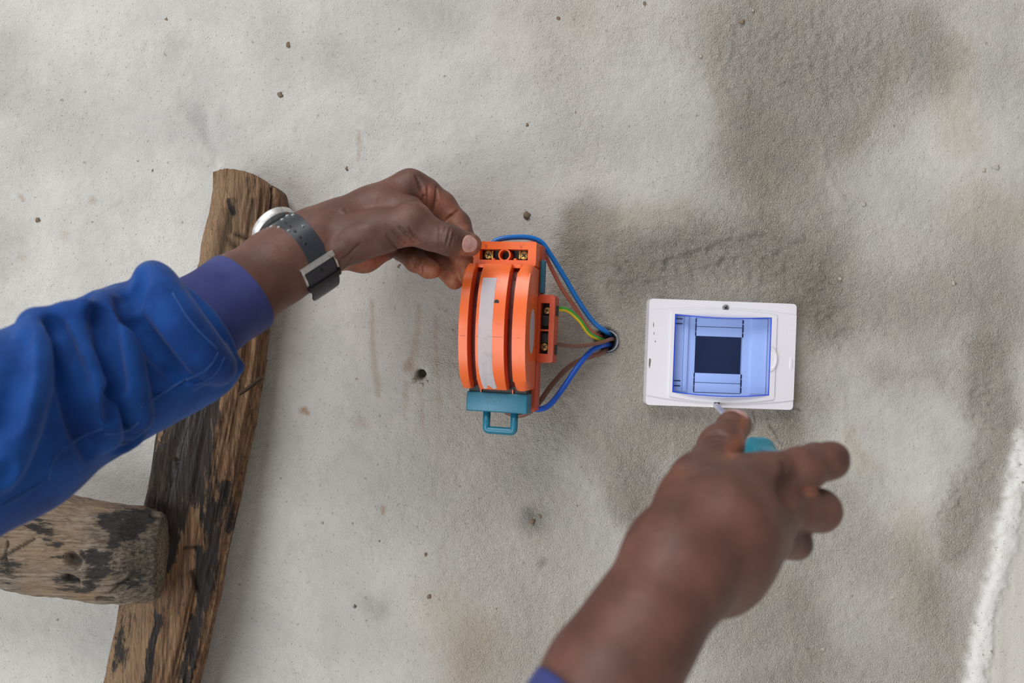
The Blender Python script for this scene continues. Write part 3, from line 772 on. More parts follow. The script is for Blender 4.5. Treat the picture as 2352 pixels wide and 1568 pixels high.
def build_rung():
    n, m = 120, 260
    th = np.linspace(0, 2 * np.pi, n, endpoint=False); t = np.linspace(0, 1, m); TH, T = np.meshgrid(th, t)
    xs = [-260, 0, 200, 290, 340, 366, 372]; cy = np.interp
    sx = -260 + 632 * T
    cyy = np.interp(sx, xs, [1190, 1226, 1262, 1275, 1278, 1276, 1276]); h = np.interp(sx, xs, [112, 114, 108, 106, 101, 95, 88])
    d0 = np.interp(sx, [-260, 372], [.078, .068]); th_ = np.interp(sx, [-260, 250, 300, 340, 372], [.033, .034, .032, .022, .014])
    rr = 1 + 0.10 * np.cos(2 * TH) + 0.06 * np.cos(4 * TH + .4)
    u, w = rr * np.cos(TH) / 1.1, rr * np.sin(TH)
    s = (CAMD - d0) / FPX
    px = sx + 6 * u; py = cyy - u * h
    g = fbm(np.cos(TH) * 6, np.sin(TH) * 6, T * 14, 5); lump = fbm(np.cos(TH) * 2, np.sin(TH) * 2, T * 9, 3)
    disp = 0.0040 * g + 0.0045 * lump; ck = np.zeros_like(px)
    for pts, wd, dp in (([(214, 1256), (226, 1264)], 14, .007), ([(200, 1308), (212, 1312)], 12, .006), ([(240, 1248), (243, 1252)], 6, .003),
                        ([(250, 1360), (283, 1361)], 5, .003), ([(285, 1340), (330, 1308), (355, 1305)], 2.5, .002), ([(60, 1260), (130, 1215)], 3, .0015), ([(0, 1270), (60, 1285)], 3, .0015),
                        ([(75, 1220), (70, 1290)], 2.5, .001), ([(355, 1180), (368, 1186)], 4, .003)):
        d, _ = seg_dist(px + 8 * fbm(px / 14, py / 14, 2), py, pts); e = np.exp(-(d / wd) ** 4) * (w > 0)
        disp = disp - dp * e; ck = np.maximum(ck, e * .95)
    ck = np.maximum(ck, .42 * sstep(292, 330, px + 14 * fbm(px / 20, py / 20, 4)) * (w > -.3))
    V = np.stack([(px - 1176) * s, -(d0 + w * th_ + disp * np.sin(TH)), (784 - py) * s + disp * np.cos(TH)], -1).reshape(-1, 3)
    ids = np.arange(n * m).reshape(m, n); nxt = np.roll(ids, -1, axis=1)
    fq = [np.stack([ids[:-1], ids[1:], nxt[1:], nxt[:-1]], -1).reshape(-1, 4)]
    vv = [V]; base = len(V)
    for row, flip in ((0, False), (m - 1, True)):
        prev = ids[row]; cen = V[prev].mean(0)
        for k in (0.66, 0.33, 0.02):
            ring = cen + (V[ids[row]] - cen) * k + np.array([0.002 * (1 - k), 0, 0]) * (-1 if row == 0 else 1)
            new = base + np.arange(n); base += n; vv.append(ring)
            a, b_, c_, d_ = prev, np.roll(prev, -1), np.roll(new, -1), new
            fq.append(np.stack([a, b_, c_, d_] if not flip else [d_, c_, b_, a], -1)); prev = new
    nv = n * m; V = np.concatenate(vv)
    me = mesh_np('rung', V, np.concatenate(fq))
    tar = px_masks(V, [([(250, 1195, 26), (300, 1200, 30), (335, 1190, 16)], .9), ([(270, 1230, 16), (245, 1290, 16), (200, 1345, 22), (130, 1335, 14)], .62), ([(85, 1205, 26), (130, 1255, 20)], .5),
                       ([(30, 1300, 18), (10, 1310, 20)], .4), ([(215, 1275, 22)], .6), ([(320, 1320, 50)], .35)])
    pale = px_masks(V, [([(40, 1230, 50), (90, 1290, 40), (150, 1230, 40)], .7), ([(60, 1345, 14), (220, 1368, 12)], .8), ([(120, 1165, 20), (260, 1170, 10)], .7)])
    set_attr(me, 'wear', np.stack([tar + .1, pale, np.concatenate([ck.ravel(), np.zeros(len(V) - nv)]), 0 * tar], -1))
    set_attr(me, 'grain', V[:, [2, 1, 0]])
    return me
link('rung', build_rung(), M_WOOD2, ladder)
# bent nail poking out of the rail's edge
M_IRON = metal('rusty_iron', lin(84, 70, 60), 0.7)
nail_path = spline([P(548, 905, .048), P(572, 890, .045), P(594, 872, .040), P(602, 866, .039)], 6)
nm = tube_mesh('nail', nail_path, np.interp(np.arange(len(nail_path)), [0, len(nail_path) - 3, len(nail_path) - 1], [.0018, .0018, .0034]), 8)
link('nail', nm, M_IRON, ladder)
# ================================================================ plastics and metals
M_ORANGE = plastic('orange_bakelite', lin(238, 106, 46), 0.30, 0.10, lin(150, 84, 52), 0.18)
M_ORANGE_DIRTY = plastic('dusty_orange_bakelite', lin(196, 74, 34), 0.45, 0.3, lin(112, 84, 62), 0.6)
M_CORE = plastic('dark_red_bakelite', lin(92, 22, 14), 0.5, 0.5, lin(20, 12, 12), 0.7)
M_BLACK = plastic('black_plastic_and_hole_shade', lin(22, 19, 20), 0.5, 0.3)  # also stands in for the shade inside holes, slots and gaps
M_TEAL = plastic('teal_plastic', lin(28, 108, 132), 0.36, 0.3, lin(40, 70, 84), 0.3)
M_BRASS = metal('brass', lin(196, 160, 92), 0.35)
M_STEEL = metal('brushed_steel', lin(226, 224, 220), 0.42)
M_DARKSTEEL = metal('dark_screw_steel', lin(168, 166, 170), 0.5)
M_TAPE = plastic('white_paper_tape', lin(234, 232, 236), 0.55, 0.06, lin(170, 158, 142), 0.35)
M_STICKER = plastic('grey_oval_sticker', lin(186, 176, 176), 0.55, 0.15)
M_WHITE = plastic('white_box_plastic', lin(226, 223, 228), 0.30, 0.04)
M_INNER = plastic('white_inner_plastic', lin(240, 242, 248), 0.40, 0.04)
M_VOID = plastic('shaded_box_interior', lin(38, 38, 46), 0.6, 0.3)  # dark colour stands in for the shade inside the shell

# ================================================================ two-pole knife switch
SW = empty('knife_switch')
SW.matrix_world = Matrix.Translation(Vector(P(1160, 752, 0.060))) @ Matrix.Rotation(math.radians(2.4), 4, 'Y') @ Matrix.Rotation(math.radians(-14.0), 4, 'Z')
tag(SW, 'orange two-pole knife switch with white tape held by the left hand', 'switch')
mm = 0.001
def box_part(name, mat, parent, *boxes, bevel=0.0008, seg=2):
    bm = bmesh.new()
    for b in boxes: bm_box(bm, *[x * mm for x in b], bevel=bevel, seg=seg)
    return done(bm, name, mat, parent)
def arc_y(z, inset=0.0, zc=50.5):
    return -(16 + 24 * math.sqrt(max(0.0, 1 - (z / zc) ** 2))) + inset
def arc_poly(z0, z1, inset=0.0, back=3.0, n=26):
    pts = [(back, z0)]
    for i in range(n + 1):
        z = z0 + (z1 - z0) * i / n
        pts.append((arc_y(z, inset), z))
    pts.append((back, z1))
    return [(y * mm, z * mm) for y, z in pts]
base = box_part('base', M_ORANGE_DIRTY, SW, (-26, 26.5, 4, 20, -66, 67), bevel=.0014)
core = bmesh.new(); bm_prism(core, arc_poly(-46, 45.5, 11, 4), 0, -20 * mm, 20 * mm)
done(core, 'inner_core', M_CORE, SW)
for x0, x1, bev in ((-26, -19, .0014), (-12.6, 9.6, .0008), (15.8, 26, .0034)):
    bm = bmesh.new()
    bm_prism(bm, arc_poly(-48.5, 48.5), 0, x0 * mm, x1 * mm, bevel=bev, seg=3)
    b = done(bm, 'cover_band', M_ORANGE, SW)
    box_part('seam_line', M_CORE, b, (x0 + bev * 1000, x1 - bev * 1000, arc_y(-8) - .05, arc_y(-8) + 1, -8.12, -7.9), bevel=0)
for x0, x1 in ((-19.4, -12.2), (9.2, 16.2)):
    box_part('slot_rim', M_ORANGE, SW, (x0, x1, -20.5, 2, 45.6, 48.4), bevel=.0006)
# knife blades and their red insulation seen down the slots
for x0, x1 in ((-17.6, -14.4), (11.0, 14.2)):
    for z0, z1, y0, m_ in ((26, 40, -22, M_CORE), (-2, 16, -28, M_BLACK), (-22, -10, -27, M_CORE), (-42, -28, -20, M_BLACK)):
        box_part('blade_block', m_, SW, (x0, x1, y0, -6, z0, z1), bevel=.0006)
# terminal cover at the top
tc = bmesh.new()
W0, W1, WZ0, WZ1 = -20.0, 19.0, 52.6, 61.0
def outl(x0, x1, zt, zb, n=16, r=0.0):
    zt_ = zt if callable(zt) else (lambda x: zt); zb_ = zb if callable(zb) else (lambda x: zb)
    o = []
    T = [(1 - math.cos(math.pi * i / n)) / 2 for i in range(n)]
    for t in T: x = x1 + (x0 - x1) * t; o.append([x, zt_(x)])
    for t in T: o.append([x0, zt_(x0) + (zb_(x0) - zt_(x0)) * t])
    for t in T: x = x0 + (x1 - x0) * t; o.append([x, zb_(x)])
    for t in T: o.append([x1, zb_(x1) + (zt_(x1) - zb_(x1)) * t])
    if r > 0:
        for p in o:
            sx = 1 if p[0] > (x0 + x1) / 2 else -1; sz = 1 if p[1] > (zt_(p[0]) + zb_(p[0])) / 2 else -1
            cx = (x1 if sx > 0 else x0) - sx * r; cz = (zt_(p[0]) if sz > 0 else zb_(p[0])) - sz * r
            dx, dz = (p[0] - cx) * sx, (p[1] - cz) * sz
            if dx > 0 and dz > 0:
                L = math.hypot(dx, dz); p[0] = cx + sx * dx / L * r; p[1] = cz + sz * dz / L * r
    return [(a * mm, b * mm) for a, b in o]
def frame_part(name, mat, parent, outer, inner, y0, y1, bevel=0.0):
    bm = bmesh.new(); bm_frame(bm, outer, inner, y0 * mm, y1 * mm)
    if bevel:
        es = [e for e in bm.edges if len(e.link_faces) == 2 and e.calc_face_angle(0) > 1.0 and abs(e.verts[0].co.y - y0 * mm) < 1e-7 and abs(e.verts[1].co.y - y0 * mm) < 1e-7]
        bmesh.ops.bevel(bm, geom=es, offset=bevel, segments=3, affect='EDGES', profile=0.5)
    return done(bm, name, mat, parent)
frame_part('terminal_cover', M_ORANGE, SW, outl(-25, 25.5, 67, 48.2, r=1.2), outl(W0, W1, WZ1, WZ0), -12, 4, bevel=.0013)
box_part('terminal_recess', M_BLACK, SW, (W0 - .5, W1 + .5, -3, 3, WZ0 - .5, WZ1 + .5), bevel=0)
bm = bmesh.new(); bm_ring(bm, (0.0 * mm, 56.6 * mm), 1, 5.0 * mm, 3.8 * mm, -11.4 * mm, -2 * mm); done(bm, 'tube_collar', M_ORANGE, SW)
for x in (-9.2, 8.6): box_part('rib', M_ORANGE, SW, (x - 1.1, x + 1.1, -11.2, -3, 52.4, 54.0), bevel=.0002)
def screw(parent, x, y, z, r, mat=M_BRASS, name='terminal_screw', slot=True, turn=20):
    bm = bmesh.new(); bm_cyl(bm, (x * mm, z * mm), 1, r * mm, (y - 1.6) * mm, (y + 3) * mm, 24, bevel=.0004)
    o = done(bm, name, mat, parent)
    bm = bmesh.new()
    bm_box(bm, -r * .62 * mm, r * .62 * mm, -.1 * mm, .06 * mm, -r * .13 * mm, r * .13 * mm); bm_box(bm, -r * .13 * mm, r * .13 * mm, -.1 * mm, .06 * mm, -r * .62 * mm, r * .62 * mm)
    bm_cyl(bm, (0, 0), 1, r * .26 * mm, -.12 * mm, .05 * mm, 12)
    c = done(bm, 'screw_cross', M_BLACK, o)
    c.location = (x * mm, (y - 1.6) * mm, z * mm); c.rotation_euler = (0, math.radians(turn), 0)
    if name == 'terminal_screw':
        bm = bmesh.new()
        for i in range(10):
            a = 2 * math.pi * i / 10; q = r * .80
            bm_cyl(bm, ((x + q * math.cos(a)) * mm, (z + q * math.sin(a)) * mm), 1, r * .10 * mm, (y - 1.75) * mm, (y - 1.5) * mm, 6)
        done(bm, 'screw_serration', M_BLACK, o)
    return o
screw(SW, -14.6, -4.2, 57.2, 3.4); screw(SW, 14.4, -4.2, 57.0, 3.4, turn=50)
for x in (-11.3, 11.0): box_part('terminal_plate', M_BRASS, SW, (x - .7, x + .7, -6, -3, 54, 60.5), bevel=.0002)
for ch, x in (('B', -15.2), ('A', 13.4)):
    me = text_mesh('moulded_letter', ch, 4.4 * mm, .12 * mm); o = link('moulded_letter', me, M_ORANGE_DIRTY, SW, False)
    o.location = (x * mm, -12.02 * mm, 63.2 * mm); o.rotation_euler = (math.radians(90), math.radians(180), 0)
# earth and neutral block on the right flank
frame_part('side_terminal_block', M_ORANGE_DIRTY, SW, outl(26, 39.6, 27, -26.5, r=2.6), outl(28.4, 35.4, 20.5, -19.5), 0, 17, bevel=.0012)
box_part('side_recess', M_BLACK, SW, (28, 36, 8, 16, -20, 21), bevel=0)
box_part('side_bridge', M_ORANGE_DIRTY, SW, (28.2, 35.6, 1, 9, -1.6, -.2), bevel=.0002)
screw(SW, 32.6, 6.0, 14.8, 2.7); screw(SW, 31.6, 6.0, -14.2, 3.0, turn=35)
for z in (6.6, -7.0): box_part('side_contact', M_BLACK, SW, (28.8, 35, 4, 9, z - 4, z + 4), bevel=.0003)
for z0, z1 in ((11, 19), (-20, -12)): box_part('wire_inlet', M_BLACK, SW, (39.2, 40.2, 6, 15, z0, z1), bevel=.0003)
box_part('side_insulator', M_TEAL, SW, (26.4, 29.0, 2, 12, 28.5, 54.5), bevel=.0004)
# white tape down the middle band, oval sticker, little hole
tb = bmesh.new(); rows = []
for i in range(41):
    z = 36.8 + (-47.2 - 36.8) * i / 40; jag = (0.8 * math.sin(i * .9)) if i == 40 else 0
    y = arc_y(z) - .22; sh = 0.0
    k = 1.6 * max(0, (i - 33) / 7) ** 1.5
    rows.append([tb.verts.new(((xx + sh + k) * mm, (y - (.25 * math.sin(xx * 1.3 + i * .5) * (i > 31))) * mm, (z + (0.9 * math.sin(xx * .9) if i == 40 else 0)) * mm)) for xx in np.linspace(-10.4, .6, 9)])
for a, b_ in zip(rows[:-1], rows[1:]):
    for j in range(8): tb.faces.new([a[j], a[j + 1], b_[j + 1], b_[j]])
bmesh.ops.solidify(tb, geom=tb.faces[:], thickness=.00012)
tag(done(tb, 'paper_tape', M_TAPE, SW), 'strip of white paper tape')
bm = bmesh.new(); c_ = [bm.verts.new((26.12 * mm, (-17 + 8.2 * math.cos(a)) * mm, (-2.5 + 17.2 * math.sin(a)) * mm)) for a in np.linspace(0, 2 * np.pi, 40, endpoint=False)]
f_ = bm.faces.new(c_); r_ = bmesh.ops.extrude_face_region(bm, geom=[f_]); [setattr(v_.co, 'x', v_.co.x - .25 * mm) for v_ in r_['geom'] if isinstance(v_, bmesh.types.BMVert)]
tag(done(bm, 'oval_sticker', M_STICKER, SW), 'grey oval sticker')
bm = bmesh.new(); bm_cyl(bm, (2.6 * mm, 18.2 * mm), 1, 1.9 * mm, (arc_y(18.2) - .12) * mm, (arc_y(18.2) + 3) * mm, 18); done(bm, 'peep_hole', M_BLACK, SW)
# teal handle at the bottom
hd = box_part('handle', M_TEAL, SW, (-24.4, 24.8, -17.5, -1, -66.4, -51.0), bevel=.0012, seg=3)
lp = []
for x, z, r in ((-9.4, -64, 0), (-9.4, -81.2, 2), (13.0, -81.2, 2), (13.0, -64, 0)):
    lp.append((x, z))
def rounded(pts, r, n=6):
    out = [pts[0]]
    for a, b_, c in zip(pts[:-2], pts[1:-1], pts[2:]):
        a, b_, c = map(np.array, (a, b_, c)); u = (a - b_) / np.linalg.norm(a - b_); w = (c - b_) / np.linalg.norm(c - b_)
        for i in range(n + 1):
            t = i / n; p0, p1 = b_ + u * r, b_ + w * r
            out.append(tuple((1 - t) ** 2 * p0 + 2 * t * (1 - t) * b_ + t * t * p1))
    return out + [pts[-1]]
pp = np.array([(x * mm, -9.5 * mm, z * mm) for x, z in rounded(lp, 2.6)])
link('pull_loop', tube_mesh('pull_loop', pp, 3.0 * mm, 14), M_TEAL, hd)
me = text_mesh('moulded_rating', '2P 100A', 6.2 * mm, .16 * mm); o = link('moulded_rating', me, M_TEAL, hd, False)
o.location = (1.5 * mm, -17.5 * mm, -58.6 * mm); o.rotation_euler = (math.radians(90), math.radians(180), 0)
box_part('blade_gap', M_BLACK, SW, (-23, 23, -15, 3, -51.4, -46), bevel=0)
for x in (-13.0, 12.6): box_part('guide_pin', M_ORANGE, SW, (x - .35, x + .35, -17, -14, -51.6, -48), bevel=0)

# ================================================================ conduit mouth and wires
M_PIPE = plastic('grey_conduit_plastic', lin(136, 142, 152), 0.6, 0.3, lin(110, 104, 98), 0.5)
bm = bmesh.new(); c0 = P(*CONDUIT, 0)
bm_ring(bm, (c0[0], c0[2]), 1, R(25.5, 0), R(22.6, 0), -.0040, .028, 40)
for v_ in bm.verts:     # the pipe was snapped off: ragged, its left side broken short
    if v_.co.y < 0:
        s_ = (v_.co.x - c0[0]) / R(25, 0); zz = (v_.co.z - c0[2]) / R(25, 0)
        v_.co.y = (-.0050 if s_ > -.1 else .004) + .0022 * (float(vnoise(v_.co.x * 400, v_.co.z * 400)) - .5)
o = done(bm, 'conduit_pipe', M_PIPE)
tag(o, 'broken grey conduit end in the plaster where the wires come out', 'pipe')
bm = bmesh.new(); bm_cyl(bm, (c0[0], c0[2]), 1, R(24, 0), .012, .027, 32); done(bm, 'pipe_dark_disc', M_BLACK, o)  # black disc stands in for the shade deep inside the pipe
def wire_mat(name, col): return plastic(name, col, 0.34, 0.15, lin(120, 112, 104), 0.25)
M_BLUE = wire_mat('blue_insulation', lin(0, 112, 200)); M_BLUE2 = wire_mat('deep_blue_insulation', lin(16, 84, 190))
M_SALMON = wire_mat('faded_pink_insulation', lin(206, 112, 90)); M_BROWN = wire_mat('brown_insulation', lin(120, 80, 66))
M_GREEN = wire_mat('green_insulation', lin(64, 160, 48)); M_YELLOW = wire_mat('yellow_insulation', lin(232, 200, 30))
def wire(name, pts, rpx, mats, label):
    path = spline([P(*p) for p in pts], 8)
    me = tube_mesh(name, path, R(rpx, 0.03), 14)
    o = link(name, me, mats)
    if len(o.material_slots) > 1:
        n = 14
        for f in me.polygons:
            if len(f.vertices) == 4:
                j = f.vertices[0] % n
                f.material_index = 1 if 4 <= j <= 10 else 0
    tag(o, label, 'wire', 'wires from the wall conduit to the switch')
    return o
wire('blue_wire', [(1122, 572, .050), (1138, 553, .050), (1165, 546, .050), (1212, 545, .048), (1243, 556, .046), (1265, 586, .043), (1297, 637, .036), (1328, 690, .028), (1362, 738, .017), (1390, 760, .009), (1406, 769, -.010)],
     5.8, M_BLUE, 'blue wire arching over the top of the orange switch')
wire('pink_wire', [(1206, 572, .040), (1213, 561, .041), (1228, 557, .041), (1246, 571, .039), (1266, 615, .034), (1292, 664, .028), (1322, 708, .020), (1350, 752, .008), (1372, 770, .003), (1384, 774, -.012)],
     4.8, M_SALMON, 'faded pink wire running beside the upper blue wire')
wire('earth_wire', [(1268, 707, .047), (1284, 709, .045), (1305, 713, .040), (1331, 735, .033), (1352, 764, .024), (1375, 778, .013), (1390, 784, .002), (1394, 786, -.012)],
     5.4, [M_GREEN, M_YELLOW], 'green and yellow striped earth wire')
wire('thin_brown_wire', [(1270, 789, .046), (1284, 791, .045), (1320, 795, .035), (1352, 792, .026), (1382, 786, .016), (1402, 779, .008), (1411, 778, -.006)],
     4.6, M_BROWN, 'thin brown wire going to the lower side terminal')
wire('deep_blue_wire', [(1196, 925, .044), (1222, 937, .046), (1242, 939, .046), (1264, 928, .042), (1292, 893, .034), (1326, 843, .028), (1358, 806, .019), (1386, 792, .010), (1402, 792, -.010)],
     6.4, M_BLUE2, 'blue wire curving up from below the teal handle')
wire('brown_wire', [(1140, 915, .036), (1158, 941, .034), (1176, 951, .034), (1198, 953, .036), (1222, 941, .038), (1240, 922, .037), (1266, 886, .029), (1304, 845, .018), (1340, 824, .010), (1374, 813, .005), (1392, 804, .000), (1394, 800, -.012)],
     6.0, M_BROWN, 'thick brown wire looping behind the teal handle')

# ================================================================ fuse box
FB = empty('fuse_box')
FB.matrix_world = Matrix.Translation(Vector(P(1649, 813, 0.001))) @ Matrix.Rotation(math.radians(2.1), 4, 'Y') @ Matrix.Rotation(math.radians(1.2), 4, 'Z')
tag(FB, 'white plastic fuse box with a blue see-through cover', 'fuse box')
HX, HZ = 63.6, 45.6
arcT = lambda x: 35.6 + 3.9 * (1 - (x / HX) ** 2); arcB = lambda x: -36.9 - 5.2 * (1 - (x / HX) ** 2)
winT = lambda x: 33.0 - 1.6 * (1 - (x / 41.6) ** 2); winB = lambda x: -33.6 - 2.6 * (1 - (x / 41.6) ** 2)
body = frame_part('body', M_WHITE, FB, outl(-HX, HX, HZ, -HZ, 24, r=3.2), outl(-41.8, 41.8, lambda x: winT(x) + .3, lambda x: winB(x) - .3, 24), -10.5, 2.5, bevel=.0022)
frame_part('face_panel', M_WHITE, FB, outl(-HX + .15, HX - .15, arcT, arcB, 24), outl(-41.9, 41.9, lambda x: winT(x) + .4, lambda x: winB(x) - .4, 24), -11.6, -9.5, bevel=.0007)
bez = frame_part('door_bezel', M_WHITE, FB, outl(-44.6, 46.2, lambda x: arcT(x) - 1.4 - .9 * (x / 46) ** 2, lambda x: arcB(x) + 1.0 + 1.6 * (x / 46) ** 2, 24, r=1.2), outl(-41.7, 41.7, lambda x: winT(x) + .2, lambda x: winB(x) - .2, 24), -12.9, -11, bevel=.0006)
# interior
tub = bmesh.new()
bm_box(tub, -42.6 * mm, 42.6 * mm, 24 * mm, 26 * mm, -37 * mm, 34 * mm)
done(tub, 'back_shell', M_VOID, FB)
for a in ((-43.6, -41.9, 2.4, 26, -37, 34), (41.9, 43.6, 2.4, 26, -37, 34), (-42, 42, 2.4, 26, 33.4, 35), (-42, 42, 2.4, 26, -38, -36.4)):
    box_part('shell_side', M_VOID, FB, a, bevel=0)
bm = bmesh.new(); ox = outl(-41.6, 41.6, winT, winB, 24); ix = outl(-20.9, 20.2, 33.0 - 2.2, -34.0, 24)
bm_frame(bm, ox, ix, -2.6 * mm, .6 * mm); done(bm, 'inner_panel', M_INNER, FB)
for x0, x1, y in ((-41.4, -31.4, -4.2), (-31.2, -27.6, -5.2), (27.6, 41.4, -4.4)):
    box_part('inner_step', M_INNER, FB, (x0, x1, y, -2, -33.2, 31.6), bevel=.0006)
for z0, z1 in ((15.2, 23.2), (23.7, 30.6), (-24.9, -16.9), (-33.4, -25.4)):
    box_part('knockout_strip', M_INNER, FB, (-20.2, 19.6, -3.0, 0, z0, z1), bevel=.0003)
for x in (-20.9, 20.3):
    for z0, z1 in ((27, 30), (19.5, 26), (15.2, 18.6), (-20.6, -17), (-27.6, -21.4), (-33, -28.4)):
        box_part('knockout_slit', M_BLACK, FB, (x - .45, x + .45, -3.08, -2.2, z0, z1), bevel=0)
for z in (29.4, 25.2, -24.2, -28.6):
    box_part('hinge_slot', M_BLACK, FB, (-40.6, -33.0, -4.32, -3.6, z - .55, z + .55), bevel=0)
# blue cover: a thin curved sheet with a thick rim
def glass(name, tint, gloss=0.06, strength=1.0):
    m, nt, b = material(name)
    out = [n for n in nt.nodes if n.type == 'OUTPUT_MATERIAL'][0]
    tr = nt.nodes.new('ShaderNodeBsdfTransparent')
    v = coords(nt); scr = noise(nt, stretched(nt, v, 90, 90, 380), 1, 5, 0.75, 1.5)
    lw = nt.nodes.new('ShaderNodeLayerWeight'); lw.inputs[0].default_value = 0.5
    nt.links.new(mixc(nt, mth(nt, 'MULTIPLY', ramp(nt, scr, 0.60, 0.74), 0.18), tint, lin(214, 220, 240)), tr.inputs[0])
    gl = nt.nodes.new('ShaderNodeBsdfGlossy'); gl.inputs['Roughness'].default_value = 0.08; gl.inputs[0].default_value = (1, 1, 1, 1)
    df = nt.nodes.new('ShaderNodeBsdfDiffuse'); df.inputs[0].default_value = lin(104, 144, 255)
    mx = nt.nodes.new('ShaderNodeMixShader'); mx.inputs[0].default_value = strength
    nt.links.new(tr.outputs[0], mx.inputs[1]); nt.links.new(df.outputs[0], mx.inputs[2])
    m2 = nt.nodes.new('ShaderNodeMixShader')
    nt.links.new(mth(nt, 'MULTIPLY_ADD', mth(nt, 'POWER', lw.outputs['Facing'], 4.0), 0.6, gloss, clamp=True), m2.inputs[0])
    nt.links.new(mx.outputs[0], m2.inputs[1]); nt.links.new(gl.outputs[0], m2.inputs[2])
    nt.links.new(m2.outputs[0], out.inputs[0]); nt.nodes.remove(b)
    return m
M_GLASS = glass('blue_clear_plastic', (0.66, 0.77, 1.0, 1), 0.03, 0.05)
M_GLASS_RIM = plastic('deep_blue_clear_edge', lin(28, 74, 226), 0.22, 0.05)
bulge = lambda x: -13.2 - 2.8 * (1 - (x / 41.4) ** 2)
bm = bmesh.new(); g = []
for i in range(25):
    x = -41.2 + 82.4 * i / 24
    g.append([bm.verts.new((x * mm, bulge(x) * mm, (winB(x) + .5 + (winT(x) - winB(x) - 1.0) * j / 10) * mm)) for j in range(11)])
for a, b_ in zip(g[:-1], g[1:]):
    for j in range(10): bm.faces.new([a[j], a[j + 1], b_[j + 1], b_[j]])
cover = done(bm, 'clear_cover', M_GLASS, FB, smooth=True)
tag(cover, 'blue see-through cover')
def strip(name, pts, w, y_of, t=0.9):
    """a thin vertical-walled strip following the edge of the cover"""
    bm = bmesh.new(); rows = []
    P2 = np.array(pts)
    for k, (x, z) in enumerate(P2):
        a = P2[max(k - 1, 0)]; b_ = P2[min(k + 1, len(P2) - 1)]; d = (b_ - a) / np.linalg.norm(b_ - a); nrm = np.array([-d[1], d[0]]) * t / 2
        rows.append([bm.verts.new(((x + s * nrm[0]) * mm, yy * mm, (z + s * nrm[1]) * mm)) for s, yy in ((-1, y_of(x) - .15), (1, y_of(x) - .15), (1, y_of(x) + w), (-1, y_of(x) + w))])
    for a, b_ in zip(rows[:-1], rows[1:]):
        for j in range(4): bm.faces.new([a[j], a[(j + 1) % 4], b_[(j + 1) % 4], b_[j]])
    bm.faces.new(rows[0]); bm.faces.new(rows[-1][::-1])
    return done(bm, name, M_GLASS_RIM, cover)
xs_ = np.linspace(-41.2, 41.2, 25)
strip('cover_rim', [(x, winT(x) - .5) for x in xs_], 2.2, bulge, .6)
strip('cover_rim', [(x, winB(x) + .5) for x in xs_], 2.2, bulge, .6)
strip('cover_rim', [(-41.0, z) for z in np.linspace(winB(-41) + .6, winT(-41) - .6, 8)], 2.0, bulge, .5)
strip('cover_rim', [(41.1, z) for z in np.linspace(winB(41) + .6, winT(41) - .6, 8)], 1.0, bulge, .35)
# thumb latch: an oval dish at the cover's right edge with a raised lip
bm = bmesh.new(); lat = []
for rr_, yy in ((1.0, -12.8), (1.0, -13.9), (.80, -13.9), (.66, -12.6), (.3, -11.9), (.02, -11.8)):
    lat.append([bm.verts.new(((41.6 + 5.6 * rr_ * math.cos(a)) * mm, yy * mm, (-2.6 + 10.2 * rr_ * math.sin(a)) * mm)) for a in np.linspace(-math.pi / 2, math.pi / 2, 21)])
for a, b_ in zip(lat[:-1], lat[1:]):
    for j in range(20): bm.faces.new([a[j], a[j + 1], b_[j + 1], b_[j]])
done(bm, 'thumb_latch', M_WHITE, FB, smooth=False)
bm = bmesh.new(); bmesh.ops.create_uvsphere(bm, u_segments=24, v_segments=12, radius=1.0)
for w in bm.verts: w.co = Vector(((60.2 + 2.0 * w.co.x) * mm, (-11.3 + .8 * w.co.y) * mm, (-6 + 6.4 * w.co.z) * mm))
done(bm, 'latch_dimple', M_WHITE, FB, smooth=True)
screw(FB, 1.9, -10.6, 40.0, 2.7, M_DARKSTEEL, 'cover_screw', turn=30)
bm = bmesh.new(); bm_cyl(bm, (-2.6 * mm, -41.2 * mm), 1, 2.5 * mm, -11.75 * mm, -9 * mm, 24); done(bm, 'screw_hole', M_BLACK, FB)
M_CHIPPED = plastic('grey_scuff', lin(120, 112, 104), 0.8, 0.5)
for x, z, a, b_ in ((-59.6, 23.0, .4, 2.0), (-61.6, -9.2, .9, 4.2), (-58.8, 16, .3, 1.2), (-33, -44.6, 2.4, .35), (-28, -45.0, 2.8, .3), (-57.5, 9, .4, .8)):
    bm = bmesh.new(); vs_ = []
    for k in range(12):
        t = 2 * math.pi * k / 12; q = 0.65 + .7 * float(vnoise(k * 1.7, x, z))
        vs_.append(bm.verts.new(((x + a * q * math.cos(t)) * mm, 0, (z + b_ * q * math.sin(t)) * mm)))
    f_ = bm.faces.new(vs_); yy = -11.66 if z > -40 else -10.2
    for w in bm.verts: w.co.y = yy * mm
    done(bm, 'scuff_mark', M_CHIPPED, FB)

